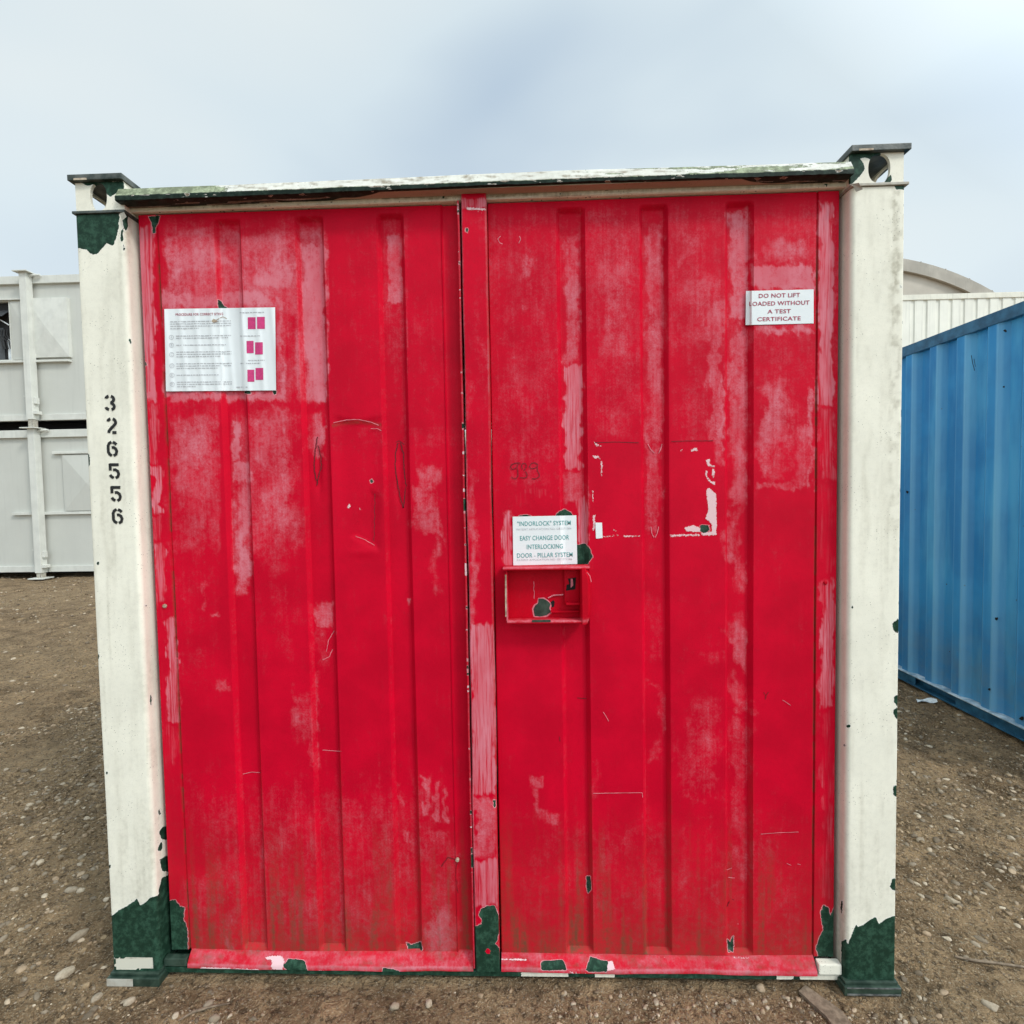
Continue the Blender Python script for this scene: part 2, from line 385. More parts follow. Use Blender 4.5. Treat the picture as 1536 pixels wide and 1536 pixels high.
sets += [scatter(15000, (-3.6, -1.15), (-.35, 2.6), .0022, .014, 3.5), scatter(11000, (1.15, 3.1), (-.35, 2.6), .0022, .012, 4), scatter(1500, (-1.3, 1.3), (-.30, -.01), .002, .008, 4),
         scatter(9000, (-11, -1.6), (2.2, 9.0), .006, .022, 4, lambda x, y: (x < -1.2 - (y) * .55) & (x > -3.2 - y * .95))]
V = []; F = []; T1 = []; T2 = []; base = 0
for si, (xs, ys, ss) in enumerate(sets):
    zs = ground_h(xs, ys)
    for x, y, z, s in zip(xs, ys, zs, ss):
        v, f = protos[rng.integers(10)]; a = rng.uniform(0, 6.28); ca, sa = math.cos(a), math.sin(a)
        q = v * s * np.array([1.25, .85, rng.uniform(.45, .8)]); q = np.stack([q[:, 0] * ca - q[:, 1] * sa, q[:, 0] * sa + q[:, 1] * ca, q[:, 2]], 1)
        V.append(q + (x, y, z + s * rng.uniform(-.15, .25))); F.append(f + base); base += len(v); T1.append(np.full(len(v), rng.random() ** 1.5 if si < 5 else -.1)); T2.append(np.full(len(v), rng.random()))
V = np.concatenate(V).astype(np.float32); F = np.concatenate(F).astype(np.int32)
me = bpy.data.meshes.new('gravel'); me.vertices.add(len(V)); me.vertices.foreach_set('co', V.ravel()); me.loops.add(F.size); me.loops.foreach_set('vertex_index', F.ravel())
me.polygons.add(len(F)); me.polygons.foreach_set('loop_start', np.arange(0, F.size, 3, dtype=np.int32)); me.update(calc_edges=True)
me.attributes.new('tone', 'FLOAT', 'POINT').data.foreach_set('value', np.concatenate(T1).astype(np.float32))
me.attributes.new('tone2', 'FLOAT', 'POINT').data.foreach_set('value', np.concatenate(T2).astype(np.float32))
me.polygons.foreach_set('use_smooth', [True] * len(F)); me.materials.append(M['stone'])
gv = link(bpy.data.objects.new('gravel', me)); tag(gv, 'small pale and brown stones scattered over the muddy ground', 'gravel', kind='stuff')

# ================================================================= RED CONTAINER
box = empty('shipping_container', (0, 0, 0), label='small red-doored container with white corner posts and peeling paint', cat='container')
HW = 1.219; DEPTH = 6.05
# ---- doors
FLAT = .040; DEEP = .0555; SL = .012
recL = [(-.8208, -.7368), (-.5696, -.4801), (-.3188, -.2343)]
recR = [(.2244, .3123), (.4728, .5589), (.7260, .8112)]
ZB, ZT = .072, 2.408
def recess(x, recs, s=SL):
    y = np.zeros_like(x)
    for a, b_ in recs:
        y = np.maximum(y, np.clip(np.minimum((x - a) / s, (b_ - x) / s), 0, 1))
    return y
def door_y(x, z, recs):
    """depth of the sheet; ribs are closed off near the top edge"""
    k = sstep(2.392, 2.374, z) * sstep(ZB + .000, ZB + .012, z)
    return FLAT + (DEEP - FLAT) * recess(x, recs) * k
def xs_for(x0, x1, recs, extra=(), d=.0031):
    a = set(np.round(np.arange(x0, x1, d), 5)) | {x0, x1} | set(extra)
    for r0, r1 in recs:
        for q in (r0, r0 + SL, r1 - SL, r1): a |= {q}
    a = np.array(sorted(a)); return a[np.concatenate([[True], np.diff(a) > .0006])]

FADE_L = [(243,345,492,602,.46,8),(250,604,462,840,.30,22),  # x0,y0,x1,y1,strength,softness (photo survey of the chalked areas)
 (242,362,358,418,.72,16),(250,418,340,452,.42,14),(366,372,448,436,.78,14),(452,368,491,601,.82,5),(366,344,448,372,.30,10),
 (240,434,415,464,.74,6),(412,440,428,600,.82,6),(366,440,410,470,.4,9),(428,466,452,600,.34,9),(246,586,428,601,.72,4),(214,586,240,600,.7,4),
 (250,614,336,760,.44,18),(262,625,325,700,.55,20),(346,630,362,690,.85,4),(348,690,376,728,.75,5),(350,728,378,900,.62,7),
 (376,606,452,800,.46,16),(395,600,430,650,.6,16),(455,612,492,690,.58,7),(376,800,445,860,.22,16),
 (580,352,606,456,.60,4),(586,400,604,452,.72,10),(614,430,665,640,.22,16),(618,700,668,815,.42,12),(640,720,662,900,.34,10),(560,340,690,620,.10,30),(490,330,572,600,.07,30),
 (475,902,502,944,.50,5),(475,944,500,1000,.22,8),(322,1018,343,1040,.40,6),(294,868,310,915,.38,6),(316,920,330,926,.7,3),(334,900,346,960,.3,5),
 (440,1030,486,1110,.26,12),(466,1000,482,1150,.30,5),(610,895,618,908,.5,3),(230,600,340,1060,.12,28),(378,860,470,1010,.17,25),
 (632,1165,646,1225,.5,4),(650,1170,660,1235,.5,3),(664,1180,671,1230,.5,3),(640,1245,675,1270,.32,5),(594,1175,604,1210,.35,4),(602,1245,612,1265,.5,4),
 (638,1362,690,1428,.46,14),(332,1398,352,1432,.42,8),(516,1228,545,1330,.34,14),(490,1180,575,1270,.24,16),
 (260,1140,700,1440,.20,60),(260,1290,600,1440,.24,40),(626,1250,695,1440,.22,14)]
STREAK_L = [(204,340,232,600,.85,5),(222,600,240,700,.42,5),(226,700,244,770,.80,4),(229,770,247,812,.35,4),(231,812,250,905,.62,4),(234,905,252,930,.2,4),(250,925,268,1082,.72,4),(246,1082,266,1150,.3,5),(240,1000,252,1300,.22,5),(204,330,240,1440,.12,6)]
FADE_R = [(878,330,1000,662,.18,24),(1000,330,1090,700,.18,24),(742,470,840,740,.12,26),(1130,345,1222,430,.25,14),(1130,352,1220,398,.62,12),(1128,320,1200,352,.2,14),(1126,398,1221,434,.86,4),(1124,488,1221,506,.72,7),
 (1090,318,1127,486,.70,6),(1090,486,1127,760,.50,9),(1096,520,1124,700,.55,10),(1092,760,1126,880,.44,12),(1094,920,1128,1000,.46,12),(1094,1010,1128,1072,.50,10),(1094,1072,1129,1320,.30,8),
 (1132,562,1188,720,.46,16),(1190,640,1222,735,.42,8),(1212,585,1222,738,.62,4),(1132,722,1222,735,.40,4),(1132,500,1222,560,.12,16),
 (841,352,872,545,.52,7),(845,545,874,590,.3,6),(842,705,880,765,.45,6),(886,345,956,555,.30,12),(890,400,940,470,.38,16),(886,610,960,662,.22,6),
 (966,345,998,362,.5,6),(966,340,1000,665,.46,6),(966,480,998,600,.55,8),(966,665,1000,805,.40,7),(966,800,1002,1000,.12,10),
 (1010,345,1060,400,.45,10),(1008,400,1086,525,.34,16),(1060,440,1088,700,.50,7),(1078,560,1088,680,.62,4),(1008,530,1070,662,.16,12),
 (778,382,798,422,.46,7),(772,450,790,475,.36,6),(800,360,836,430,.22,10),(746,490,838,740,.22,22),(760,690,826,740,.25,14),(746,320,1088,660,.09,40),
 (740,320,840,500,.06,30),(972,1010,998,1150,.28,10),(1012,1045,1088,1200,.24,16),(1048,975,1088,1000,.22,6),(886,1140,900,1200,.22,5),
 (794,1163,818,1182,.42,4),(800,1180,812,1225,.38,4),(805,1215,845,1238,.42,6),(808,1310,832,1328,.22,6),
 (750,1200,1220,1440,.16,60),(760,1300,1220,1440,.14,40),(1132,1280,1222,1440,.16,30),(1136,760,1220,1000,.05,30)]
STREAK_R = [(1226,304,1252,612,.86,4),(1226,612,1254,720,.46,6),(1226,720,1254,870,.26,6),(1229,870,1254,1062,.58,4),(1229,1062,1256,1350,.30,6),
 (846,546,874,706,.82,4),(753,768,770,850,.74,4),(864,740,884,850,.70,4),(770,740,800,762,.2,5),(786,728,826,745,.28,4)]
CHIP_L = [[(252,1352),(262,1350),(270,1360),(276,1362),(275,1380),(281,1395),(281,1442),(252,1442)],[(610,1413),(617,1417),(631,1412),(634,1424),(627,1432),(613,1430)],
 [(329,466),(327,449),(333,452),(337,459),(346,466)],[(366,590),(369,583),(375,586),(377,591)],[(224,325),(240,325),(238,335),(234,340),(234,350),(229,350),(229,338)],
 [(408,586),(415,586),(414,592),(410,592)],blob(247,909,3.5,2.5,seed=1),blob(557,722,3,3,seed=2),blob(219,546,2,3,seed=3)]
CHIP_R = [[(1229,1438),(1224,1420),(1235,1395),(1231,1368),(1236,1357),(1243,1362),(1245,1375),(1257,1350),(1262,1442),(1230,1442)],
 [(830,778),(838,768),(846,764),(856,769),(862,780)],[(864,818),(878,815),(884,822),(889,836),(882,846),(864,848)],
 [(1050,788),(1064,788),(1063,797),(1055,800),(1050,796)],[(879,1315),(885,1313),(887,1332),(882,1339),(879,1330)],[(1091,1407),(1095,1412),(1100,1403),(1100,1427),(1092,1427)],
 blob(788,774,9,1.6,seed=4)]
RES_R = [[(1058,690),(1064,688),(1066,697),(1074,698),(1073,701),(1062,700),(1060,695)],[(1058,705),(1062,706),(1061,715),(1068,722),(1074,722),(1073,729),(1063,722),(1058,714)],
 [(1068,702),(1073,704),(1071,718),(1067,712)],[(1059,734),(1064,731),(1070,738),(1075,740),(1075,803),(1068,803),(1067,786),(1058,778),(1062,764),(1060,745)],
 [(1026,791),(1040,788),(1052,792),(1050,799),(1030,797)],[(1004,802),(1050,801),(1050,804),(1006,805.5)],[(1050,800),(1068,797),(1068,803),(1054,804)],
 [(889,773),(893,772),(892,797),(889,795)],[(905,803.5),(928,802),(928,804),(905,806)],[(934,803),(960,803),(960,805),(934,806)],
 [(890,662),(896,666),(903,668),(903,670),(893,669)],[(889,683),(898,683),(901,690),(897,687),(890,688)],[(901,690),(904,692),(903,715),(901,712)],[(915,792),(926,797),(922,798)],
 [(1035,675),(1045,671),(1047,676),(1036,678)],[(1018,676),(1024,674),(1023,677)],[(888,735),(890,735),(890,755),(888,752)]]
RES_L = [[(522,757),(526,754),(525,762),(521,763)],[(536,760),(540,762),(543,766),(539,765)]]

def slotdent(u, v, cx, y0, y1, w):
    c_ = (y0 + y1) / 2; h = (y1 - y0) / 2
    return np.exp(-(((u - cx) / w) ** 2) - ((v - c_) / h) ** 4)
def dents(u, v):
    d = np.zeros(u.shape)
    d += .005 * slotdent(u, v, 600, 668, 765, 5) + .005 * slotdent(u, v, 479, 665, 745, 5)
    # pushed-in panel with a hard triangular crease, left door
    d += .006 * sstep(626, 640, v + ((u - 537) / 40) ** 2 * 9) * np.exp(-((u - 537) / 34) ** 6) * sstep(850, 700, v)
    tri = poly_in(u, v, [(530, 803), (556, 740), (566, 745), (566, 822)]); d += .005 * sstep(-8, 6, tri)
    d += .0025 * np.exp(-((u - 545) / 20) ** 2 - ((v - 828) / 7) ** 2) * -1
    d += .004 * np.exp(-((u - 790) / 60) ** 2 - ((v - 990) / 80) ** 2) + .005 * np.exp(-((u - 640) / 30) ** 2 - ((v - 1330) / 60) ** 2)
    return d
def make_door(name, x0, x1, recs, stile, FD, ST, CH, RS, seed):
    gi, side = stile                      # groove position and which side the stile is on
    xs = xs_for(x0, x1, recs, (gi - .0035, gi - .0015, gi + .0015, gi + .0035, x0 + .003, x1 - .003))
    zs = np.concatenate([[ZB, ZB + .006, ZB + .012], np.arange(ZB + .016, 2.364, .0042), np.arange(2.366, 2.394, .0025), np.arange(2.396, ZT, .004), [ZT]])
    X, Z = np.meshgrid(xs, zs, indexing='ij'); Yd = door_y(X, Z, recs)
    Yd -= .0025 * (((X - gi) * side) > .0034) * (np.abs(X - gi) > 0)
    Yd += .004 * (np.abs(X - gi) < .0016)
    if seed == 2: Yd = Yd + .005 * (X > -.1186) - .004 * np.exp(-((X + .1186) / .0022) ** 2)
    Yd += .0045 * ((X < x0 + .002) | (X > x1 - .002))
    u, v = UV(np.stack([X, Yd, Z], -1))
    wob = (fbm(X * 3.1 + seed, Z * 1.3, seed, 3) - .5) * .006 + (fbm(X * 14 + seed, Z * 9, seed + 2, 3) - .5) * .0012
    fl = sstep(.0, .02, X - x0) * sstep(0, .02, x1 - X)
    Yd = Yd + (dents(u, v) + wob) * fl
    um, vm = u, v
    fade = patches(um, vm, FD, seed); st = patches(um, vm, ST, seed + 40)
    # overall coat is duller towards the top, richest across the middle
    fade = np.maximum(fade, .26 * sstep(900, 420, vm) * (.35 + fbm(um / 45, vm / 80, 71 + seed)))
    if seed == 2: fade = np.where((um > 494) & (vm < 640), fade * np.where((um > 575) & (um < 612), 1, .45), fade)
    fade = np.maximum(fade, .08 * fbm(um / 80, vm / 160, 81 + seed))
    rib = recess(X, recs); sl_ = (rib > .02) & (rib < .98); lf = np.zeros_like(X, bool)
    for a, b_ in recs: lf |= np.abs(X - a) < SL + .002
    fade = np.where(sl_ & lf, np.maximum(fade * .6, .13), np.where(sl_, fade * .6, fade))  # left rib slopes painted paler, as if lit from the right
    fade *= sstep(vm.min(), vm.min() + 45, vm) * .8 + .2
    if seed == 2:                         # clean brushed edges crossing the chalk
        for (a0, b0, a1, b1, s_) in ((429, 470, 444, 600, .45), (331, 610, 346, 980, .9), (452, 600, 470, 760, .5), (232, 340, 243, 1080, .85)):
            fade *= 1 - s_ * sstep(-3, 3, np.minimum(np.minimum(um + 5 * (fbm(vm / 14, um / 40, 5) - .5) - a0, a1 - um), np.minimum(vm - b0, b1 - vm)))
    else:
        k = sstep(-2, 2, np.minimum(np.minimum(um - 892, 1072 - um), np.minimum(vm - 663, 802 - vm))); fade *= 1 - .55 * k * (rib < .5)
    gr = .85 * np.exp(-((X - gi) / .0028) ** 2) * 1.0 * (.3 + .9 * (fbm(vm / 30, um * 0, seed) > .42)) * sstep(340, 420, vm)
    lowz = sstep(.62, .10, Z); lowz2 = sstep(.22, .07, Z)
    dr = fbm(X * 42, Z * 3.0, 91 + seed, 3)
    gr = np.maximum(gr, lowz * sstep(.50, .80, dr) * .50 + lowz2 * .22 + .20 * lowz)
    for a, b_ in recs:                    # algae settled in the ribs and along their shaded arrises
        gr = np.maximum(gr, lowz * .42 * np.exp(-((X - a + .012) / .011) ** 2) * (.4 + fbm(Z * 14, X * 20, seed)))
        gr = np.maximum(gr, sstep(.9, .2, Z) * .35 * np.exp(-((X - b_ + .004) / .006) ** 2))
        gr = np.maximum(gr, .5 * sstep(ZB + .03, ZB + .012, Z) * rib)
    if seed == 2: gr = np.maximum(gr, .45 * np.exp(-((vm - (633 + ((um - 537) / 36) ** 2 * 5)) / 2.6) ** 2) * ((um > 498) & (um < 572)))
    chip = sdf_field(um, vm, CH, 1.6, seed); res = sdf_field(um, vm, RS, 1.2, seed + 5)
    mb = MB(); n, mm = len(xs), len(zs)
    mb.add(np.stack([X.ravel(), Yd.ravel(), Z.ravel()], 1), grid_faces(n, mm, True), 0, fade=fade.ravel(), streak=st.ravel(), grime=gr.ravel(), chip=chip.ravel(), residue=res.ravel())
    mb.box((x0 + .002, .066, ZB), (x1 - .002, .072, ZT))
    mb.box((x0, .046, ZB), (x0 + .003, .066, ZT)); mb.box((x1 - .003, .046, ZB), (x1, .066, ZT)); mb.box((x0 + .003, .046, ZT - .003), (x1 - .003, .066, ZT - .0002))
    recs_ = recs
    def to3(uu, vv, off=.0012):
        p = P(uu, vv, FLAT); y = float(door_y(np.array(p[0]), np.array(p[2]), recs_)); p = P(uu, vv, y - off); return p
    return mb, to3

dl = MB(); DX = {}
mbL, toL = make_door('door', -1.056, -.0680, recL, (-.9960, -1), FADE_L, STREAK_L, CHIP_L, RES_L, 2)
# raised weld bead along the inner stile and scratches, tears
def wav(pts, amp, seed):
    r = random.Random(seed); o = []
    for (a, b_), (c_, d_) in zip(pts[:-1], pts[1:]):
        n = max(2, int(math.hypot(c_ - a, d_ - b_) / 3))
        for i in range(n): tt = i / n; o.append((a + (c_ - a) * tt + r.uniform(-amp, amp), b_ + (d_ - b_) * tt + r.uniform(-amp, amp) * .5))
    o.append(pts[-1]); return o
for k, L in enumerate([[(476, 655), (472, 680), (471, 700), (473, 715), (476, 722)], [(477, 668), (481, 685), (482, 700), (478, 716), (475, 728)],
          [(597, 664), (593, 680), (593, 700), (596, 725), (600, 745), (605, 762)], [(601, 664), (605, 680), (606, 705), (609, 728), (606, 750), (605, 762)],
          [(594, 664), (599, 661), (606, 667)], [(562, 740), (562, 775), (561, 812)], [(662, 1300), (672, 1286), (686, 1290)], [(686, 1290), (684, 1316), (687, 1340)]]):
    mbL.ribbon(wav(L, .7, k), 1.5 if k < 4 else 1.0, toL, 1)
for k, L in enumerate([[(501, 946), (493, 960), (490, 975), (484, 990)], [(484, 990), (494, 985), (499, 974)], [(533, 804), (548, 810), (562, 818)], [(500, 634), (520, 630), (536, 629), (556, 633), (568, 638)], [(364, 1161), (378, 1158), (390, 1159)], [(484, 1125), (498, 1126), (512, 1127)], [(556, 643), (566, 643), (572, 646)]]):
    mbL.ribbon(wav(L, .4, k + 20), .9, toL, 2)
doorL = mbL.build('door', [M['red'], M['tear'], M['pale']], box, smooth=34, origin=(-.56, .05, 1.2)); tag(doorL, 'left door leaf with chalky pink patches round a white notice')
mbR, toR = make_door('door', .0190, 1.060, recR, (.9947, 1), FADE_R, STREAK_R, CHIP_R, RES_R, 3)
for k, L in enumerate([[(892, 664), (925, 663), (958, 664)], [(1007, 662), (1040, 661), (1070, 661)], [(866, 1047), (880, 1048)], [(1146, 1038), (1149, 1044), (1153, 1038)], [(1149, 1044), (1148, 1049)], [(1091, 1360), (1097, 1348), (1101, 1350)], [(839, 1105), (840, 1112)]]):
    mbR.ribbon(wav(L, .5, k + 40), .9, toR, 1)
for k, L in enumerate([[(972, 666), (976, 674), (982, 680)], [(993, 666), (991, 674), (988, 680)], [(976, 790), (978, 800), (981, 806)], [(988, 790), (986, 800), (983, 806)], [(751, 354), (747, 358), (749, 364), (754, 366)], [(779, 354), (781, 359), (778, 365)],
        [(905, 1068), (909, 1074), (913, 1082)], [(1174, 1050), (1180, 1054), (1186, 1058)], [(1141, 1251), (1170, 1249), (1198, 1248)], [(1180, 1295), (1187, 1298)], [(1196, 1296), (1201, 1297)], [(1073, 1372), (1080, 1375)], [(1100, 1385), (1108, 1386)], [(1090, 1305), (1098, 1302)], [(1092, 1316), (1102, 1317)], [(890, 1190), (963, 1189), (964, 1196)]]):
    mbR.ribbon(wav(L, .3, k + 60), 1.1 if k < 6 else .8, toR, 2)
for L in ([(781,696),(778,694),(772,695),(767,697),(766,701),(768,704),(772,703),(776,700),(777,696)],[(776,702),(777,708),(777,714),(774,718),(769,717),(767,715)],
          [(784,704),(782,699),(784,695),(788,695),(790,699),(788,703),(786,706)],[(788,707),(791,712),(790,716),(785,717),(780,716)],
          [(807,697),(802,694),(797,695),(794,700),(797,703),(803,702),(807,698)],[(806,700),(806,706),(809,711),(809,715),(804,718),(798,718)]):
    mbR.ribbon(L, 1.2, toR, 3)
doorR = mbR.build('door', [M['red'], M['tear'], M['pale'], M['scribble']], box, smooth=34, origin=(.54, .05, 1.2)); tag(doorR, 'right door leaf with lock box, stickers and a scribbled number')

# ---- slanting bottom rails of the doors
def rail(name, x0, x1, parent, seed, chips, res):
    prof = [(.046, ZB + .004), (.040, ZB), (.034, ZB - .004), (.026, ZB - .012), (.020, ZB - .020), (.017, ZB - .025), (.0145, ZB - .029), (.0140, ZB - .041), (.024, ZB - .042), (.05, ZB - .042)]
    xs = np.arange(x0, x1 + .002, .004); pr = np.array(prof)
    X = np.repeat(xs[:, None], len(pr), 1); Yv = np.repeat(pr[None, :, 0], len(xs), 0) + (fbm(xs * 6, xs * 0, seed)[:, None] - .5) * .008; Zv = np.repeat(pr[None, :, 1], len(xs), 0) + (fbm(xs * 5 + 9, xs * 0, seed + 3)[:, None] - .5) * .005
    u, v = UV(np.stack([X, Yv, Zv], -1)); mb = MB()
    mb.add(np.stack([X.ravel(), Yv.ravel(), Zv.ravel()], 1), grid_faces(len(xs), len(pr)), 0, fade=(.05 + .62 * fbm(u / 20, v / 9, seed + 1) + .35 * (pr[None, :, 1] < ZB - .027) * (pr[None, :, 1] > ZB - .034)).ravel(), streak=np.zeros(X.size),  # pale tone paints sky light on the slope and a highlight along its lower edge
           grime=(.10 + .40 * sstep(.45, .7, fbm(u / 22, v / 6, seed + 4)) + .35 * (pr[None, :, 1] > ZB - .003) * fbm(u / 12, v, seed + 6)).ravel(), chip=sdf_field(u, v, chips, 1.2, seed).ravel(), residue=sdf_field(u, v, res, 1.2, seed).ravel())
    mb.box((x0, .037, ZB - .034), (x1, .06, ZB - .012))
    return mb.build(name, M['red'], parent, smooth=40)
rail('bottom_rail', -.989, -.0690, doorL, 5, [[(424,1450),(432,1438),(456,1440),(462,1456),(440,1462)],blob(421,1434,5,3,seed=9),[(574,1452),(600,1456),(598,1462),(572,1462)]],
     [[(395,1434),(420,1433),(428,1440),(402,1441)],[(408,1442),(428,1440),(424,1456),(404,1455)],[(300,1450),(390,1454),(390,1458),(300,1456)],[(470,1456),(560,1458),(560,1463),(470,1461)]])
rail('bottom_rail', .0200, .9960, doorR, 6, [[(812,1441),(845,1440),(850,1455),(812,1456)],[(880,1450),(886,1434),(900,1440),(912,1442),(910,1458),(880,1458)]],
     [[(908,1442),(919,1441),(923,1455),(909,1457)],[(750,1436),(790,1438),(790,1441),(750,1440)],[(965,1436),(1003,1436),(1003,1441),(965,1441)],[(1100,1434),(1124,1434),(1124,1438),(1100,1438)],[(850,1455),(880,1456),(880,1461),(850,1460)]])

# ---- edge flange of the left door beside the closing post
xs_ = [(-.0680, .046), (-.0680, .0125), (-.0634, .0118), (-.0634, .046)]
def strip(prof, z0, z1, dz=.004, wob=.0, seed=0):
    zs = np.arange(z0, z1 + dz * .5, dz); pr = np.array(prof); X = np.repeat(pr[:, 0][:, None], len(zs), 1) + wob * (fbm(zs * 4 + seed, zs * 0, seed)[None, :] - .5); Yv = np.repeat(pr[:, 1][:, None], len(zs), 1); Zv = np.repeat(zs[None, :], len(pr), 0)
    return X, Yv, Zv
X, Yv, Zv = strip(xs_, .045, 2.404, wob=.003, seed=4); u, v = UV(np.stack([X, Yv, Zv], -1)); mb = MB()
mb.add(np.stack([X.ravel(), Yv.ravel(), Zv.ravel()], 1), grid_faces(4, X.shape[1], True), 0, fade=np.where(np.arange(4)[:, None] == 2, .55, .15).repeat(X.shape[1], 1).ravel() if False else (np.zeros_like(X) + np.array([.1, .15, .42, .2])[:, None]).ravel(), streak=np.zeros(X.size), grime=np.zeros(X.size) + .1,
       chip=((fbm(v / 16, u * 0 + 3, 8) - .76) * 26).ravel(), residue=((fbm(v / 7, u * 0, 12) - .72) * 30).ravel())
mb.build('edge_flange', M['red'], doorL, smooth=30)

# ---- centre closing post
def post_sheet():
    x0, x1, yf = -.0590, .0165, .0120
    px = [x0, x0 + .0008, x0 + .004] + list(np.arange(x0 + .007, x1 - .004, .003)) + [x1 - .004, x1 - .0008, x1, x1]
    py = [.045, yf + .003, yf] + [yf] * (len(px) - 7) + [yf, yf + .0012, yf + .004, .045]
    px = [x0] + px[1:]; pr = list(zip(px, py)); zt = 2.432
    X, Yv, Zv = strip(pr, .034, zt, .004, .006, 3); X = X + (Zv - 1.2) * .002
    u, v = UV(np.stack([X, Yv, Zv], -1))
    rel = (X - (x0 + (Zv - 1.2) * .002)) / (x1 - x0)
    st = patches(u, v, [(704, 935, 745, 1195, .86, 4), (704, 1290, 750, 1362, .70, 4), (690, 296, 735, 312, .8, 3)], 8)
    fade = patches(u, v, [(722, 395, 736, 620, .26, 8), (700, 700, 722, 935, .40, 8), (704, 1195, 750, 1290, .5, 6), (690, 560, 712, 640, .3, 6), (690, 312, 740, 700, .12, 10)], 9)
    fade = np.maximum(fade, .75 * np.exp(-((rel - .02) / .035) ** 2)); fade = np.maximum(fade, .4 * np.exp(-((rel - .97) / .04) ** 2))
    ch = sdf_field(u, v, [[(722, 1363), (730, 1359), (742, 1359), (748, 1374), (750, 1392), (746, 1408), (743, 1416), (750, 1424), (752, 1462), (712, 1462), (712, 1390), (722, 1386), (724, 1380), (718, 1372)], blob(708, 1297, 2.5, 9, seed=7), blob(742, 1205, 2, 6, seed=6), blob(700, 345, 2, 4, seed=5)], 1.6, 8)
    ch = np.where(np.hypot(u - 732, v - 1427) < 4.5, -3, ch)
    mb = MB(); mb.add(np.stack([X.ravel(), Yv.ravel(), Zv.ravel()], 1), grid_faces(X.shape[0], X.shape[1], True), 0, fade=fade.ravel(), streak=st.ravel(), grime=(np.exp(-((rel - 1) / .05) ** 2) * .3).ravel(), chip=ch.ravel(), residue=sdf_field(u, v, [[(700, 310), (730, 313), (731, 316), (700, 315)], [(716, 313), (718, 313), (717, 326)], [(722, 313), (724, 313), (723, 322)]], .5, 3).ravel())
    dx = (zt - 1.2) * .002; mb.box((x0 + .001 + dx, yf + .003, zt - .002), (x1 - .001 + dx, .045, zt + .001)); mb.box((x0 + .002, .030, .036), (x1 - .002, .044, 2.40))
    return mb.build('centre_post', M['red'], doorR, smooth=38)
post_sheet()

# ---- header beam and drip lip
def xsweep(prof, x0, x1, dx, wob=.0, seed=0, zt=0.0):
    xs = np.arange(x0, x1 + dx * .5, dx); pr = np.array(prof); n = len(pr)
    X = np.repeat(xs[:, None], n, 1); Yv = np.repeat(pr[None, :, 0], len(xs), 0) + wob * (fbm(xs * 3, xs * 0, seed)[:, None] - .5); Zv = np.repeat(pr[None, :, 1], len(xs), 0) + wob * (fbm(xs * 2.5, xs * 0 + 5, seed)[:, None] - .5)
    return X, Yv, Zv, len(xs), n
def dens(pr, d):
    o = []
    for (a, b_), (c_, e_) in zip(pr[:-1], pr[1:]):
        n = max(1, int(math.hypot(c_ - a, e_ - b_) / d)); o += [(a + (c_ - a) * i / n, b_ + (e_ - b_) * i / n) for i in range(n)]
    return o + [pr[-1]]
prof = dens([(.150, 2.455), (.022, 2.452), (.022, 2.425), (.024, 2.414), (.030, 2.411), (.060, 2.411), (.150, 2.411)], .004)
X, Yv, Zv, n, k = xsweep(prof, -1.072, 1.074, .005, .003, 5); u, v = UV(np.stack([X, Yv, Zv], -1)); mb = MB()
bd = 283 - (u - 200) * .03 + 26 + 14 * (fbm(u / 90, u * 0, 6) - .5)     # ragged flake line on the beam face
gr = np.where(v < bd, .55, .22) * (.6 + .7 * fbm(u / 25, v / 8, 14)) + .25 * np.exp(-((v - bd) / 1.6) ** 2); gr = np.where(u > 860, gr * .75, gr)
mb.add(np.stack([X.ravel(), Yv.ravel(), Zv.ravel()], 1), grid_faces(n, k, True), 0, fade=np.zeros(X.size), streak=np.zeros(X.size), grime=gr.ravel(), chip=((fbm(u / 7, v / 3, 33) - .74) * 30).ravel(), residue=np.full(X.size, -12.))
mb.box((-1.070, .026, 2.412), (1.072, .15, 2.450))
beam = mb.build('roof_beam', M['cream'], box, smooth=40)
prof = dens([(.040, 2.478), (.006, 2.470), (-.006, 2.464), (-.020, 2.437), (-.0215, 2.434), (-.0215, 2.4225), (-.018, 2.4215), (.026, 2.4225)], .0022)
X, Yv, Zv, n, k = xsweep(prof, -1.078, 1.066, .0045, .004, 8)
Zv = Zv + .004 * np.exp(-((X - .2) / .5) ** 2)
rag = (fbm(X * 60, Yv * 30, 17) - .5) * .004; Zv = Zv + rag * (Yv < -.018)
u, v = UV(np.stack([X, Yv, Zv], -1)); pa = np.arange(k)[None, :] / k
slope = (Yv < .004) & (Zv > 2.4355); front = (Zv < 2.4365)
t1 = fbm(u / 40, Yv * 180, 22); grn = .9 * (u < 430) * sstep(470, 220, u + 200 * (t1 - .5)) + .50 * sstep(840, 1040, u + 260 * (t1 - .5))
ch = np.where(slope, (grn - .5 + (t1 - .5) * .8) * 10, -4.)
ch = np.where(front, (.72 - fbm(u / 14, v / 4, 25)) * 26, ch); ch = np.where(Yv > .004, (t1 - .45) * 20, ch)
mb = MB(); mb.add(np.stack([X.ravel(), Yv.ravel(), Zv.ravel()], 1), grid_faces(n, k, True), 0, fade=np.zeros(X.size), streak=np.zeros(X.size), grime=(np.where(front, .85, np.maximum(.20 + .55 * sstep(.50, .72, fbm(u / 18, v / 3, 44)), .75 * sstep(-.010, -.004, Yv) * sstep(.3, .55, fbm(u / 26, u * 0, 46))))).ravel(), chip=ch.ravel(), residue=np.full(X.size, -12.))
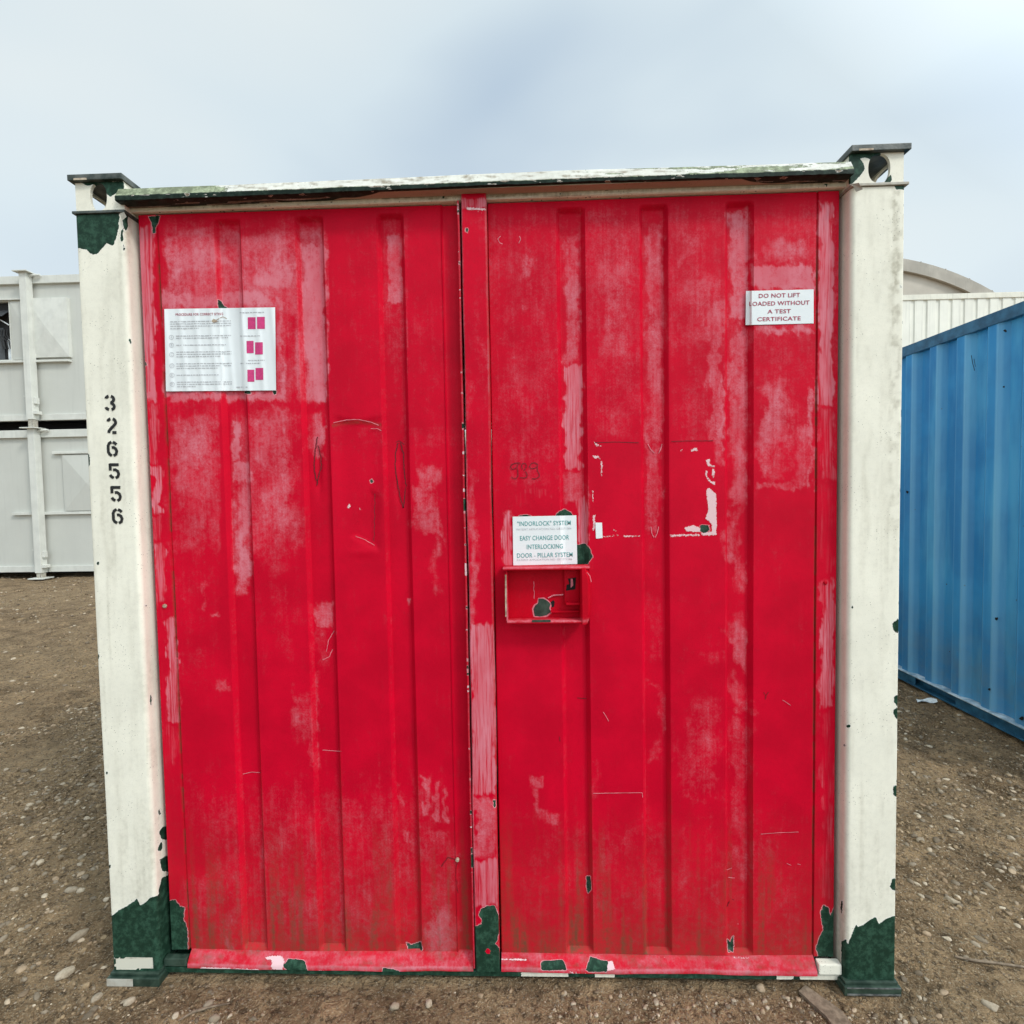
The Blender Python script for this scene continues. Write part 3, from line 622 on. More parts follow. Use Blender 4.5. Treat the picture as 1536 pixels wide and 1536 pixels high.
M['lip'] = paint_mat('lip_paint', (.72, .72, .65), (.60, .60, .52), under=(.22, .25, .16), basevar=.08, grimec=(.20, .155, .10), speck=(90, .5))
M['lipdark'] = paint_mat('lip_edge_paint', (.40, .33, .25), (.60, .60, .52), under=(.010, .020, .014), basevar=.05, grimec=(.10, .07, .045), speck=(90, .5))
fm = []
for i in range(n - 1):
    for j in range(k - 1): fm.append(1 if Zv[i, j + 1] < 2.4362 and Zv[i, j] < 2.4372 else 0)
mb.m = fm
mb.box((-1.076, -.012, 2.4235), (1.064, .02, 2.432), 1)
lip = mb.build('drip_lip', [M['lip'], M['lipdark']], beam, smooth=50)

# ---- sill under the doors
prof = dens([(.10, .0295), (.0215, .0295), (.0195, .028), (.0195, .014), (.0215, .012), (.10, .012)], .004)
X, Yv, Zv, n, k = xsweep(prof, -1.066, 1.068, .006, .002, 15); u, v = UV(np.stack([X, Yv, Zv], -1)); mb = MB()
ch = -sdf_field(u, v, [[(782, 1452), (852, 1454), (852, 1470), (782, 1470)], [(892, 1454), (922, 1454), (922, 1470), (892, 1470)], [(1165, 1452), (1190, 1452), (1190, 1470), (1165, 1470)], [(1200, 1430), (1270, 1430), (1270, 1475), (1200, 1475)]], 1.5, 3)
mb.add(np.stack([X.ravel(), Yv.ravel(), Zv.ravel()], 1), grid_faces(n, k, True), 0, fade=np.zeros(X.size), streak=np.zeros(X.size), grime=np.zeros(X.size) + .25, chip=ch.ravel(), residue=np.full(X.size, -12.))
mb.box((-1.064, .03, .014), (1.066, .10, .0285)); mb.build('door_sill', M['cream'], box, smooth=40)
# short sill return beside the right post
mb = MB(); mb.box((1.0, .012, .0362), (1.069, .036, .070), 0, .004); mb.build('sill_stop', M['cream'], box)
mb = MB(); mb.box((-1.066, .016, .0362), (-.992, .036, .062), 0, .003); mb.build('sill_stop', M['darkgreen'], box)

# ---- corner posts
def post_profile(side, d=.006):
    xo, xi, r = 1.219, 1.0705, .013
    pts = [(xo - .006, .14)]
    pts += [(xo, .134), (xo, .008)]
    for a in np.linspace(0, 90, 4): pts.append((xo - .004 + .004 * math.cos(R_(a)), .004 - .004 * math.sin(R_(a))))
    for a in np.linspace(0, 90, 7): pts.append((xi + r - r * math.sin(R_(a)), r - r * math.cos(R_(a))))
    pts += [(xi, .10), (xi, .14)]
    pts = dens(pts, d); return [(x * side, y) for x, y in pts]
CH_PL = [[(108,316),(179,320),(178,340),(176,352),(172,362),(171,369),(160,364),(154,372),(146,381),(137,381),(128,374),(108,371)],
 [(160,1378),(170,1372),(180,1364),(192,1358),(200,1353),(206,1348),(211,1359),(218,1354),(226,1346),(240,1342),(264,1338),(266,1478),(158,1478)],
 [(237,1345),(240,1325),(244,1316),(260,1310),(262,1350),(240,1352)],[(238,1268),(243,1262),(243,1276),(237,1277)],[(238,1246),(245,1240),(262,1240),(262,1262),(242,1258)],[(239,1290),(248,1284),(262,1284),(262,1310),(243,1306)],
 blob(239,1218,2.5,5,seed=2),blob(226,1050,1.8,9,seed=3),blob(195,512,2,4,seed=4),blob(147,845,2,4,seed=5),blob(133,692,2,12,seed=5),blob(148,985,1.5,4,seed=8),blob(218,908,2,1.6,seed=5),
 blob(183,352,2.2,12,seed=9),blob(188,332,4,14,seed=6),blob(186,372,1.5,6,seed=6),blob(161,1160,1.5,3,seed=5),blob(165,1300,1.5,4,seed=5)]
CH_PR = [[(1262,1412),(1268,1409),(1272,1417),(1278,1400),(1284,1387),(1289,1391),(1300,1383),(1314,1375),(1318,1387),(1327,1380),(1336,1375),(1350,1373),(1352,1482),(1262,1482)],
 blob(1345,938,6,12,seed=3),blob(1344,1050,3,9,seed=4),blob(1345,1070,6,9,seed=5),blob(1343,1186,5,8,seed=6),blob(1340,1326,5,11,seed=7),blob(1272,1089,4,2.6,seed=8),blob(1267,1118,2,2,seed=9),
 blob(1262,1360,2,10,seed=9),blob(1278,910,2,2,seed=3),blob(1352,430,1.2,3,seed=1),blob(1282,386,1.2,1.2,seed=1),[(1336,268),(1360,270),(1362,284),(1344,284)]]
RES_P = [[(172,1437),(229,1436),(230,1453),(173,1454)]]
def corner_post(side, y0=0.0, visible=True):
    pr = post_profile(side); X, Yv, Zv = strip(pr, .030, 2.395, .005 if visible else .2)
    wob = (fbm(Zv * 2 + side, X * 0, 5) - .5) * .003; Yv = Yv + wob; 
    u, v = UV(np.stack([X, Yv, Zv], -1)); mb = MB(); flip = side > 0
    if visible:
        ch = sdf_field(u, v, CH_PL if side < 0 else CH_PR, 1.5, 21); res = sdf_field(u, v, RES_P if side < 0 else [], 1.0, 4)
        # the glued strip sits over the chipped area
        ch = np.where(res > -1, -2, ch)
        ed = 1.2 * np.exp(-((np.abs(X) - 1.218) / .002) ** 2)
        ch = np.maximum(ch, np.where((np.abs(X) > 1.2165) & (Yv < .02), (fbm(v / 7, u * 0, 61) - .70) * 22, -12))
        lich = .40 * (side > 0) * np.exp(-((np.abs(X) - 1.20) / .022) ** 2) * sstep(.45, .65, fbm(v / 16, u / 8, 63)) * sstep(1000, 500, v) + .10 * sstep(.52, .75, fbm(u / 9, v / 60, 65))
        lich += .14 * sstep(.9, .1, Zv) * (.3 + fbm(X * 50, Zv * 4, 66)) + .40 * sstep(.20, .05, Zv) * fbm(X * 40, Zv * 30, 67) + .14 * sstep(.60, .80, fbm(X * 55, Zv * 2.2, 68))
        if side < 0: lich += .6 * np.exp(-((u - 190) / 8) ** 2) * sstep(420, 330, v)
    else: ch = np.full(X.shape, -12.); res = ch; lich = np.zeros(X.shape) + .1
    mb.add(np.stack([X.ravel(), Yv.ravel() if visible else (y0 - Yv).ravel(), Zv.ravel()], 1), grid_faces(X.shape[0], X.shape[1], flip == visible), 0, fade=np.zeros(X.size), streak=np.zeros(X.size), grime=lich.ravel(), chip=ch.ravel(), residue=res.ravel())
    ya, yb = (.012, .138) if visible else (y0 - .138, y0 - .012)
    xa, xb = sorted((1.075 * side, 1.214 * side)); mb.box((xa, ya, .031), (xb, yb, 2.394))
    return mb.build('corner_post', M['cream'], box, smooth=40)
pL = corner_post(-1); pR = corner_post(1); corner_post(-1, DEPTH, False); corner_post(1, DEPTH, False)

# stencilled number on the left post
def on_post(u, v): p = P(u, v, 0.0); return (p[0], -.0014 + (fbm(np.array(p[2] * 2 - 1), np.array(0.), 5) - .5) * .003, p[2])
def arc(cx, cy, rx, ry, a0, a1, n=12): return [(cx + rx * math.cos(R_(a0 + (a1 - a0) * i / n)), cy - ry * math.sin(R_(a0 + (a1 - a0) * i / n))) for i in range(n + 1)]
DG = {'3': [arc(.5,.26,.36,.215,168,105), arc(.5,.26,.36,.215,72,-72)[:9] + [(.62,.50)], [(.52,.49),(.66,.49)], [(.62,.50)] + arc(.5,.73,.38,.215,60,-72)[1:], arc(.5,.73,.38,.215,252,190)],
      '2': [arc(.5,.28,.38,.235,165,105), arc(.5,.28,.38,.235,72,-18) + [(.7,.48),(.42,.66),(.22,.82),(.16,.96)], [(.52,.93),(.92,.93)]],
      '6': [[(.44,.04),(.22,.14),(.12,.30),(.12,.50),(.12,.72),(.22,.86),(.42,.96)], [(.56,.05),(.74,.12),(.88,.22)], [(.44,.42),(.60,.40),(.80,.50),(.88,.66),(.80,.86),(.58,.96)]],
      '5': [[(.10,.07),(.92,.07)], [(.16,.0),(.16,.46)], [(.40,.42),(.60,.40),(.80,.50),(.88,.68),(.80,.86),(.60,.96)], [(.12,.74),(.22,.86),(.42,.95)]]}
mb = MB()
for ch_, (x0, y0, x1, y1) in zip('326556', [(156.5,592,173,617),(160,626,175.5,651.5),(160.5,661,177,685.5),(163,694.5,180,719),(165.5,728.5,182.5,753),(168,762,185,786.5)]):
    for s_ in DG[ch_]:
        pts = [(x0 + .5 + (x1 - x0) * a + (b_ - .5) * 1.2, y0 + 1 + (y1 - y0 - 2) * b_) for a, b_ in s_]
        mb.ribbon(pts, 4.4, on_post)
mb.build('stencilled_number', M['ink'], pL)

# ---- corner castings with their oval holes
def plate_hole(mb, org, ax, ay, w, h, rx, ry, th, mi=0, chips=None, cx=0.0, cy=0.0):
    """rectangular plate w x h with an oval hole, thickness th along ax x ay"""
    org = np.array(org, float); ax = np.array(ax, float); ay = np.array(ay, float); nz = np.cross(ax, ay)
    angs = sorted(set(np.round(list(np.linspace(0, 2 * math.pi, 72, endpoint=False)) + [math.atan2(sy * h / 2 - cy, sx * w / 2 - cx) % (2 * math.pi) for sx in (1, -1) for sy in (1, -1)], 6)))
    rad = 14; V = []; n = len(angs)
    for a in angs:
        ca, sa = math.cos(a), math.sin(a)
        inn = np.array([cx + rx * math.copysign(abs(ca) ** .85, ca), cy + ry * math.copysign(abs(sa) ** .85, sa)])
        tx = ((w / 2 - cx) if ca > 0 else (-w / 2 - cx)) / ca if abs(ca) > 1e-6 else 1e9; ty = ((h / 2 - cy) if sa > 0 else (-h / 2 - cy)) / sa if abs(sa) > 1e-6 else 1e9
        t_ = min(abs(tx), abs(ty)); outp = np.array([cx + ca * t_, cy + sa * t_])
        for k in range(rad + 1): q = inn + (outp - inn) * k / rad; V.append(org + ax * q[0] + ay * q[1])
        V.append(org + ax * inn[0] + ay * inn[1] - nz * th); V.append(org + ax * outp[0] + ay * outp[1] - nz * th)
    F = []; st = rad + 3
    for i in range(n):
        a = i * st; b_ = ((i + 1) % n) * st
        for k in range(rad): F.append((a + k, a + k + 1, b_ + k + 1, b_ + k))
        F.append((a, b_, b_ + rad + 1, a + rad + 1)); F.append((a + rad, a + rad + 2, b_ + rad + 2, b_ + rad)); F.append((a + rad + 1, b_ + rad + 1, b_ + rad + 2, a + rad + 2))
    V = np.array(V)
    if chips is not None:
        u, v = UV(V); c_ = sdf_field(u, v, chips, 1.0, 4)
    else: c_ = np.full(len(V), -12.)
    mb.add(V, F, mi, chip=c_, grime=np.zeros(len(V)) + .06, residue=np.full(len(V), -12.))
CC_L = [[(110,272),(186,272),(186,284),(180,288),(172,291),(166,295),(158,290),(150,283),(140,276),(132,279),(120,273),(110,274)]]
CC_R = [[(1255,224),(1322,224),(1320,236),(1312,242),(1307,246),(1304,238),(1296,236),(1290,238),(1294,244),(1298,252),(1292,262),(1284,270),(1278,276),(1250,276),(1250,230)],[(1328,270),(1336,262),(1338,268),(1334,276),(1326,278)]]
def casting(side, y0=0.0, vis=True):
    s = side; z0, z1 = 2.4045, 2.490; zc = (z0 + z1) / 2; h = z1 - z0; w = 1.2165 - 1.068; xc = s * (1.2165 + 1.068) / 2; D = .165
    mb = MB(); f = 1 if vis else -1; ch = (CC_L if s < 0 else CC_R) if vis else None
    ya = y0 + f * .0015; yb = y0 + f * D; lo, hi = min(ya, yb), max(ya, yb); yc = (lo + hi) / 2
    plate_hole(mb, (xc, lo, zc), (1, 0, 0), (0, 0, 1), w, h, .026 if s < 0 else .031, .0405, .009, 0, ch, cx=-.004 if s < 0 else .006)
    plate_hole(mb, (xc, hi, zc), (-1, 0, 0), (0, 0, 1), w, h, .036, .0405, .009, 0, None)
    dd = hi - lo - .019
    plate_hole(mb, (xc + w / 2 - .0006, yc, zc), (0, 1, 0), (0, 0, 1), dd, h, .045, .0385, .009, 0, None)
    plate_hole(mb, (xc - w / 2 + .0006, yc, zc), (0, -1, 0), (0, 0, 1), dd, h, .045, .0385, .009, 0, None if s < 0 else None)
    xa, xb = sorted((s * 1.063, s * 1.229)); e_ = .013
    mb.box((xa, lo - e_, z1 + .0004), (xb, hi + e_, z1 + .0175), 1, .0015)            # top plate
    mb.box((xa + .004, lo - .007, z0 - .0080), (xb - .001, hi + .007, z0 - .0004), 2 if s > 0 else 1, .0012)    # bottom plate
    mb.box((xa + .02, lo - e_ - .0005, z1 + .0006), (xa + .06, lo - e_ + .003, z1 + .006), 3)
    return mb.build('corner_casting', [M['cream'], M['caststeel'], M['castcream'], M['rust']], box)
M['caststeel'] = simple('casting_top_paint', (.022, .042, .034), .45, .4, 26, c2=(.11, .12, .11), bump=.001)
M['castcream'] = simple('casting_cream_edge', (.62, .60, .52), .6, .25, 30, c2=(.34, .30, .24), bump=.001)
casting(-1); casting(1); casting(-1, DEPTH, False); casting(1, DEPTH, False)
# feet
for s in (-1, 1):
    for ya, yb in ((-.016, .16), (DEPTH - .16, DEPTH + .016)):
        xa, xb = sorted((s * 1.060, s * 1.2295)); mb = MB()
        mb.box((xa, ya, -.002), (xb, yb, .026), 0, .003); xa2, xb2 = sorted((s * 1.066, s * 1.224)); mb.box((xa2, ya + .008, .0262), (xb2, yb - .004, .036), 0, .003)
        if ya < 0 and s < 0: mb.box((-1.2285, -.0172, .001), (-1.144, -.0158, .0245), 1)
        if ya < 0 and s > 0: mb.box((1.068, -.0170, .0015), (1.226, -.0158, .0065), 2); mb.box((1.068, -.0170, .0225), (1.226, -.0158, .0255), 2)
        mb.build('foot_plate', [M['darkgreen'], M['castcream'], M['steel']], box)
# ---- side walls, roof, rear wall
def corrugated(p0, p1, z0, z1, pitch, depth, thick_dir, flat=.45, sl=.2, lit_arris=False):
    """returns verts/faces of a trapezoid-corrugated sheet between plan points p0,p1"""
    p0 = Vector(p0); p1 = Vector(p1); L = (p1 - p0).length; d = (p1 - p0) / L; nrm = Vector(thick_dir); pts = []
    k = 0; x = 0.0
    prof = [(0, 0), (flat, 0), (flat + sl, 1), (1 - sl, 1)]; HL = None
    if lit_arris: prof = [(0, 0), (.035, 0), (.075, 0), (flat - .05, 0), (flat, 0), (flat + .04, .2), (flat + sl, 1), (flat + sl + .02, 1), (1 - sl - .04, 1), (1 - sl, 1), (1 - .10, .5), (1 - .035, .18)]; HL = [1, .9, .1, .0, .5, .1, 0, .0, 0, .35, .45, .95]  # pale bands on the arrises paint in light the slopes do not catch
    while x < L:
        for a, b_ in prof:
            q = (k + a) * pitch
            if q <= L: pts.append((q, b_, HL[prof.index((a, b_))] if HL else 0))
        k += 1; x = k * pitch
    if pts[-1][0] < L: pts.append((L, pts[-1][1], 0))
    V = []
    for q, b_, _w in pts:
        for z in (z0, z1): o = p0 + d * q + nrm * (b_ * depth); V.append((o.x, o.y, z))
    for q, b_, _w in pts:
        for z in (z0, z1): o = p0 + d * q + nrm * (b_ * depth + .003); V.append((o.x, o.y, z))
    n = len(pts); F = [(2 * i, 2 * i + 2, 2 * i + 3, 2 * i + 1) for i in range(n - 1)] + [(2 * n + 2 * i, 2 * n + 2 * i + 1, 2 * n + 2 * i + 3, 2 * n + 2 * i + 2) for i in range(n - 1)]
    if lit_arris: return V, F, 0, np.array([w_ for _, _, w_ in pts for _k in (0, 1)] * 2)
    return V, F
for s in (-1, 1):
    mb = MB(); mb.add(*corrugated((s * 1.205, .14, 0), (s * 1.205, DEPTH - .14, 0), .10, 2.40, .25, .03, (-s, 0, 0)))
    xa, xb = sorted((s * 1.165, s * 1.214)); mb.box((xa, .14, 2.401), (xb, DEPTH - .14, 2.47)); mb.box((xa, .14, .03), (xb, DEPTH - .14, .099))
    mb.build('side_wall', M['cream'], box)
mb = MB(); mb.box((-1.164, .18, 2.44), (1.164, DEPTH - .18, 2.462)); mb.build('roof', M['cream'], box)
mb = MB(); mb.add(*corrugated((-1.07, DEPTH - .04, 0), (1.07, DEPTH - .04, 0), .03, 2.44, .25, .03, (0, -1, 0))); mb.build('rear_wall', M['cream'], box)
mb = MB(); mb.box((-1.164, .10, .05), (1.164, DEPTH - .14, .09)); mb.build('floor', M['darkgreen'], box)

# ---- lock box on the right door
Y0 = FLAT - .001; YF = -.016
def PX(u, v, y=YF): return P(u, v, y)
a = PX(757, 852); b_ = PX(887, 935); x0, x1, z1, z0 = a[0], b_[0], a[2], b_[2]
mb = MB(); th = .0075
mb.box((x0 - .006, YF, z1 - th), (x1 - .002, Y0, z1), 0, .0018)                      # top wall, juts out a little left
mb.box((x0 + .004, YF + .001, z0), (x1 - .020, Y0, z0 + th), 0, .0018)               # bottom wall
mb.box((x0 + .002, YF + .008, z0 + th - .001), (x0 + .002 + .005, Y0, z1 - th), 0, .001)   # left wall
# right wall with a rounded front flange, swept
pr = [(x1 - .030, Y0), (x1 - .030, YF + .003), (x1 - .026, YF - .003), (x1 - .009, YF - .003), (x1 - .002, YF + .004), (x1 + .001, YF + .016), (x1 + .001, Y0)]
zz = np.linspace(z0 - .003, z1 - .004, 16); V = []
for i, z in enumerate(zz):
    t_ = min(i, 15 - i) / 4; sh = .010 * (1 - min(1, t_)) ** 2
    for (x, y) in pr: V.append((x - (sh if x > x1 - .01 else 0), y, z))
k = len(pr); mb.add(V, [(i * k + j, i * k + j + 1, (i + 1) * k + j + 1, (i + 1) * k + j) for i in range(15) for j in range(k - 1)] + [tuple(range(k)), tuple(15 * k + j for j in range(k))[::-1]], 0)
by = FLAT - .004
mb.box((x0 + .006, by, z0 + .004), (x1 - .029, Y0 + .004, z1 - .004), 0)              # back plate
def IN(u, v, y=by - .0012): return P(u, v, y)
# inner raised hasp plate, shelf, ledge
q0 = IN(846, 862); q1 = IN(868, 905); mb.box((q0[0], by - .012, q1[2]), (x1 - .0305, by, z1 - .010), 0, .001)
q0 = IN(848, 902); mb.box((q0[0], by - .030, q0[2] - .006), (x1 - .0305, by, q0[2] + .001), 0, .002)
q0 = IN(826, 915); mb.box((q0[0], by - .012, q0[2] - .006), (x1 - .0305, by, q0[2]), 0, .001)
q0 = IN(800, 896); mb.tube([IN(822, 897, by - .002), IN(830, 893, by - .004), IN(845, 892, by - .004)], .0022, 6, 4)
def polyf(pts, y, mi): V = [P(u, v, y) for u, v in pts]; mb.add(V, [tuple(range(len(V)))], mi)
polyf([(852,868),(864,866),(863,884),(849,886),(850,877),(854,876)], by - .0130, 1)
polyf([(856,868),(859,868),(860,878),(856,882)], by - .0136, 4)
polyf([(826,903),(830,900),(832,903),(831,910),(828,911),(827,907)], by - .0013, 1)
polyf([(802,924),(800,914),(803,908),(807,905),(808,898),(815,898),(821,901),(826,906),(824,912),(826,918),(820,923),(810,925)], by - .0010, 2)
polyf([(800,925),(798,913),(801,907),(806,904),(807,897),(816,896),(822,900),(828,906),(826,913),(828,919),(821,925),(810,927)], by - .0006, 4)
mb.box(P(798, 930.5, YF - .0005) - np.array([0, 0, .0055]), P(826, 930.5, YF - .0005) + np.array([0, .003, .001]), 2)
polyf([(757.5,862),(760,862),(760,925),(758,925)], YF + .0078, 3)
mb.ribbon([(875,857),(881,859),(885,864),(887,873)], 1.0, lambda u, v: P(u, v, YF - .0006), 4)
mb.ribbon(wav([(801, 872), (801, 898)], .6, 3), .8, lambda u, v: P(u, v, by - .0005), 4)
lock = mb.build('lock_box', [M['red2'] if 'red2' in M else M.setdefault('red2', paint_mat('lock_box_paint', (.50, .0003, .013), (.68, .20, .25))), M['slit'], M['darkgreen'], M['rust'], M['pale']], doorR, smooth=35)
# upward faces of the lock box are painted paler, as if lit from above; carried as fade attribute on those faces' verts
me = lock.data; at_ = me.attributes.new('fade', 'FLOAT', 'POINT'); co = np.array([w.co[:] for w in me.vertices]); wz = co[:, 2] + 1.2 if False else co[:, 2]
at_.data.foreach_set('value', np.where((co[:, 1] < .034) & ((wz > z1 - .003) | ((wz < z0 + th + .001) & (wz > z0 + th - .003))), .60, .06).astype(np.float32))
tag(lock, 'open fronted red lock box with a green chip and keyhole')

# ---- stickers (multi-material meshes: paper plus print)
def text_mesh(body, bold=.0, ext=0):
    cu = bpy.data.curves.new('t', 'FONT'); cu.body = body; cu.offset = bold; cu.resolution_u = 3; cu.space_character = 1.05
    o = bpy.data.objects.new('t', cu); C.objects.link(o); dg = bpy.context.evaluated_depsgraph_get(); dg.update()
    me = bpy.data.meshes.new_from_object(o.evaluated_get(dg)); v = np.array([w.co[:2] for w in me.vertices]); f = [tuple(p.vertices) for p in me.polygons]
    bpy.data.objects.remove(o); bpy.data.curves.remove(cu); bpy.data.meshes.remove(me); return v, f
class Sticker:
    def __init__(s, corners, recs, lift=.0016, blur=.012, wave=0.0):
        s.c = [np.array(q, float) for q in corners]; s.recs = recs; s.lift = lift; s.blur = blur; s.mb = MB(); s.wave = wave
    def px(s, a, b_):
        c = s.c; return (c[0] * (1 - a) + c[1] * a) * (1 - b_) + (c[3] * (1 - a) + c[2] * a) * b_
    def y(s, x, z):
        k = np.linspace(-1, 1, 9) * s.blur; y = float(np.mean(door_y(x + k, np.full(9, z), s.recs)))
        y = min(FLAT + (y - FLAT) * .75, float(np.min(door_y(x + k * .35, np.full(9, z), s.recs)))); return y - s.lift - s.wave * (math.sin(x * 130 + z * 8) * .5 + .5) ** 3
    def to3(s, a, b_, off=0.0):
        u, v = s.px(a, b_); p = P(u, v, FLAT); y = s.y(p[0], p[2]) - off; return P(u, v, y)
    def sheet(s, n=70, m=14, cut=()):
        V = [s.to3(i / n, j / m) for i in range(n + 1) for j in range(m + 1)]; F = []
        for i in range(n):
            for j in range(m):
                if (i, j) in cut: continue
                a = i * (m + 1) + j; F.append((a, a + 1, a + m + 2, a + m + 1))
        s.mb.add(V, F, 0); V2 = [np.array(p) + (0, .0008, 0) for p in V]; s.mb.add(V2, [f[::-1] for f in F], 0)
    def text(s, body, box_, mi=1, bold=.02):
        v, f = text_mesh(body, bold); lo = v.min(0); hi = v.max(0); x0, y0, x1, y1 = box_
        w = (v - lo) / (hi - lo); s.mb.add([s.to3(x0 + (x1 - x0) * a, y1 + (y0 - y1) * b_, .0007) for a, b_ in w], f, mi)
    def rect(s, box_, mi, off=.0007, n=1):
        x0, y0, x1, y1 = box_; V = []
        for i in range(n + 1):
            a = x0 + (x1 - x0) * i / n; V += [s.to3(a, y0, off), s.to3(a, y1, off)]
        s.mb.add(V, [(2 * i, 2 * i + 1, 2 * i + 3, 2 * i + 2) for i in range(n)], mi)
# warning sticker
st = Sticker([(1119, 436.5), (1220.5, 434), (1220.5, 485), (1118.5, 487.5)], recR, .0022, .018); st.sheet()
for tx, bx in (('DO NOT LIFT', (.19, .09, .80, .215)), ('LOADED WITHOUT', (.05, .32, .94, .445)), ('A TEST', (.32, .56, .665, .68)), ('CERTIFICATE', (.17, .78, .81, .90))): st.text(tx, bx, 1, .016)
o = st.mb.build('warning_sticker', [M['paper'], M['maroon']], doorR)
# patent sticker
st = Sticker([(769, 775), (864.5, 773), (866, 846), (770, 848)], recR, .0018, .006); st.sheet()
for tx, bx, bo in (('"INDORLOCK" SYSTEM', (.07, .10, .91, .195), .008), ('PATENT APPLICATION NO: GB2271386', (.06, .245, .92, .285), 0.0), ('EASY CHANGE DOOR', (.11, .40, .88, .495), .008), ('INTERLOCKING', (.215, .58, .78, .675), .008),
                   ('DOOR - PILLAR SYSTEM', (.06, .755, .93, .85), .008), ('PATENT APPLICATION NO: GB2271386', (.06, .875, .92, .915), 0.0)): st.text(tx, bx, 1 if bo else 2, bo)
o = st.mb.build('patent_sticker', [M['paper'], M['teal'], M['greyprint']], doorR)
# notice with procedure and diagrams
st = Sticker([(246.5, 463.5), (412.5, 461), (414, 585.5), (249, 587)], recL, .0032, .022, .0026)
cut = set()
st.sheet(90, 40, cut)
st.text('PROCEDURE FOR CORRECT SITING', (.10, .055, .53, .085), 1, .012)
r = random.Random(5)
def lines(x0, x1, ys, last):
    for i, y in enumerate(ys):
        x = x0; xe = last if i == len(ys) - 1 else x1
        while x < xe:
            w = r.uniform(.012, .038); w = min(w, xe - x); st.rect((x, y, x + w, y + .011), 2); x += w + .006
lines(.05, .60, (.15, .178, .206, .234), .31)
for i, (L_, y, ys, la) in enumerate((('A', .345, (.325, .352), .57), ('B', .44, (.436,), .55), ('C', .555, (.520, .548, .576), .50), ('D', .69, (.662, .690, .718), .48), ('E', .805, (.800,), .48), ('F', .915, (.885, .912, .939), .27))):
    st.text(L_, (.050, y - .014, .066, y + .014), 2, 0)
    ring = [st.px(.058 + .020 * math.cos(q * .524), y + .0265 * math.sin(q * .524)) for q in range(13)]
    st.mb.ribbon(ring, .7, lambda u, v: P(u, v, st.y(*P(u, v, FLAT)[[0, 2]]) - .0007), 2)
    lines(.10, .60, ys, la)
for x0, y0, x1, y1 in ((.752, .115, .822, .258), (.836, .112, .906, .256), (.738, .400, .802, .548), (.815, .418, .885, .565), (.742, .748, .804, .893), (.816, .728, .886, .872)): st.rect((x0, y0, x1, y1), 3, .0007, 4)
for y, xa, xb in ((.052, .68, .90), (.335, .68, .86), (.63, .75, .90), (.665, .68, .86), (.952, .64, .74)): lines(xa, xb, (y,), xb)
for tear in ([(317, 482), (320, 478), (325, 480), (331, 484), (326, 483), (320, 484)],):
    st.mb.add([P(u, v, st.y(*P(u, v, FLAT)[[0, 2]]) - .0009) for u, v in tear], [tuple(range(len(tear)))], 4)
st.mb.ribbon(wav([(325, 480), (334, 475), (340, 478)], .3, 4), 1.0, lambda u, v: P(u, v, st.y(*P(u, v, FLAT)[[0, 2]]) - .001), 4)
o = st.mb.build('notice', [M['paper'], M['maroon'], M['greyprint'], M['magenta'], M['rust']], doorL, smooth=60); tag(o, 'creased white procedure notice with pink door diagrams')
# scrap of an old label
st = Sticker([(893, 784), (903, 784), (904, 807), (894, 808)], recR, .0012, .003); st.sheet(4, 4); st.mb.build('label_scrap', M['paper'], doorR)
# small bolt heads
for par, pts in ((doorL, [(247, 909), (686, 1290)]), (doorR, [(1238, 874)])):
    for u, v in pts:
        mb = MB(); p = P(u, v, FLAT - .004); mb.tube([p + (0, .004, 0), p + (0, -.002, 0), p + (0, -.004, 0)], [.006, .006, .0035], 10); mb.build('bolt_head', M['rust'] if par is doorL else M['red2'], par, smooth=35)
# peeled flakes curling off the top left corner
mb = MB(); pk = [P(180, 320, -.006), P(186, 318, -.012), P(190, 325, -.014), P(183, 331, -.008)]; mb.add(pk, [(0, 1, 2, 3)]); mb.build('paint_flake', M['castcream'], box); mb = MB()
pk = [P(1278, 276, -.006), P(1288, 274, -.016), P(1294, 284, -.014), P(1284, 288, -.006)]; mb.add(pk, [(0, 1, 2, 3)]); mb.build('paint_flake', M['castcream'], box)

# ================================================================= BLUE CONTAINER
BX = 3.057; by0, by1 = .92, 6.98
bl = empty('shipping_container', (BX + 1.22, (by0 + by1) / 2, 0), label='blue corrugated container at the right edge beside the red one', cat='container')
m, t, b = new_mat('blue_paint'); N = NT(t)
lo = N.noise(1.6, 4, .6); ar = N.attr('wear'); cc = N.mix(N.rng(lo, .38, .62), (.008, .180, .45), (.018, .245, .55))
cc = N.mix(N.math('MULTIPLY', N.rng(N.noise(1, 4, .6, vs=(6, 6, .8)), .45, .7), .35), cc, (.14, .50, .74))
geo = nd(t, 'ShaderNodeNewGeometry'); sx = nd(t, 'ShaderNodeSeparateXYZ'); N.lk(geo.outputs['Position'], sx.inputs[0])
dust = N.math('MULTIPLY', N.rng(sx.outputs['Z'], .05, 1.0, 1, 0), N.rng(N.noise(7, 4, .7), .3, .75, .15, .6)); cc = N.mix(dust, cc, (.12, .20, .27))
sp = N.math('MULTIPLY', N.rng(N.vor(14).outputs['Distance'], .05, .085, 1, 0), N.rng(N.noise(3, 3), .56, .6)); cc = N.mix(sp, cc, (.05, .03, .025))
cc = N.mix(N.math('MULTIPLY', N.rng(ar, .0, 1.0), .42), cc, (.26, .56, .78)); N.lk(cc, b.inputs['Base Color']); b.inputs['Roughness'].default_value = .45; b.inputs['Specular IOR Level'].default_value = .35  # painted highlight along the corrugation edges
N.lk(N.bump(N.noise(60, 3), .0008, .5, N.bump(N.noise(4, 2), .012, .4)), b.inputs['Normal']); M['blue'] = m
M['bluedark'] = simple('blue_rail_paint', (.010, .095, .20), .45, .3, 14, c2=(.028, .14, .26))
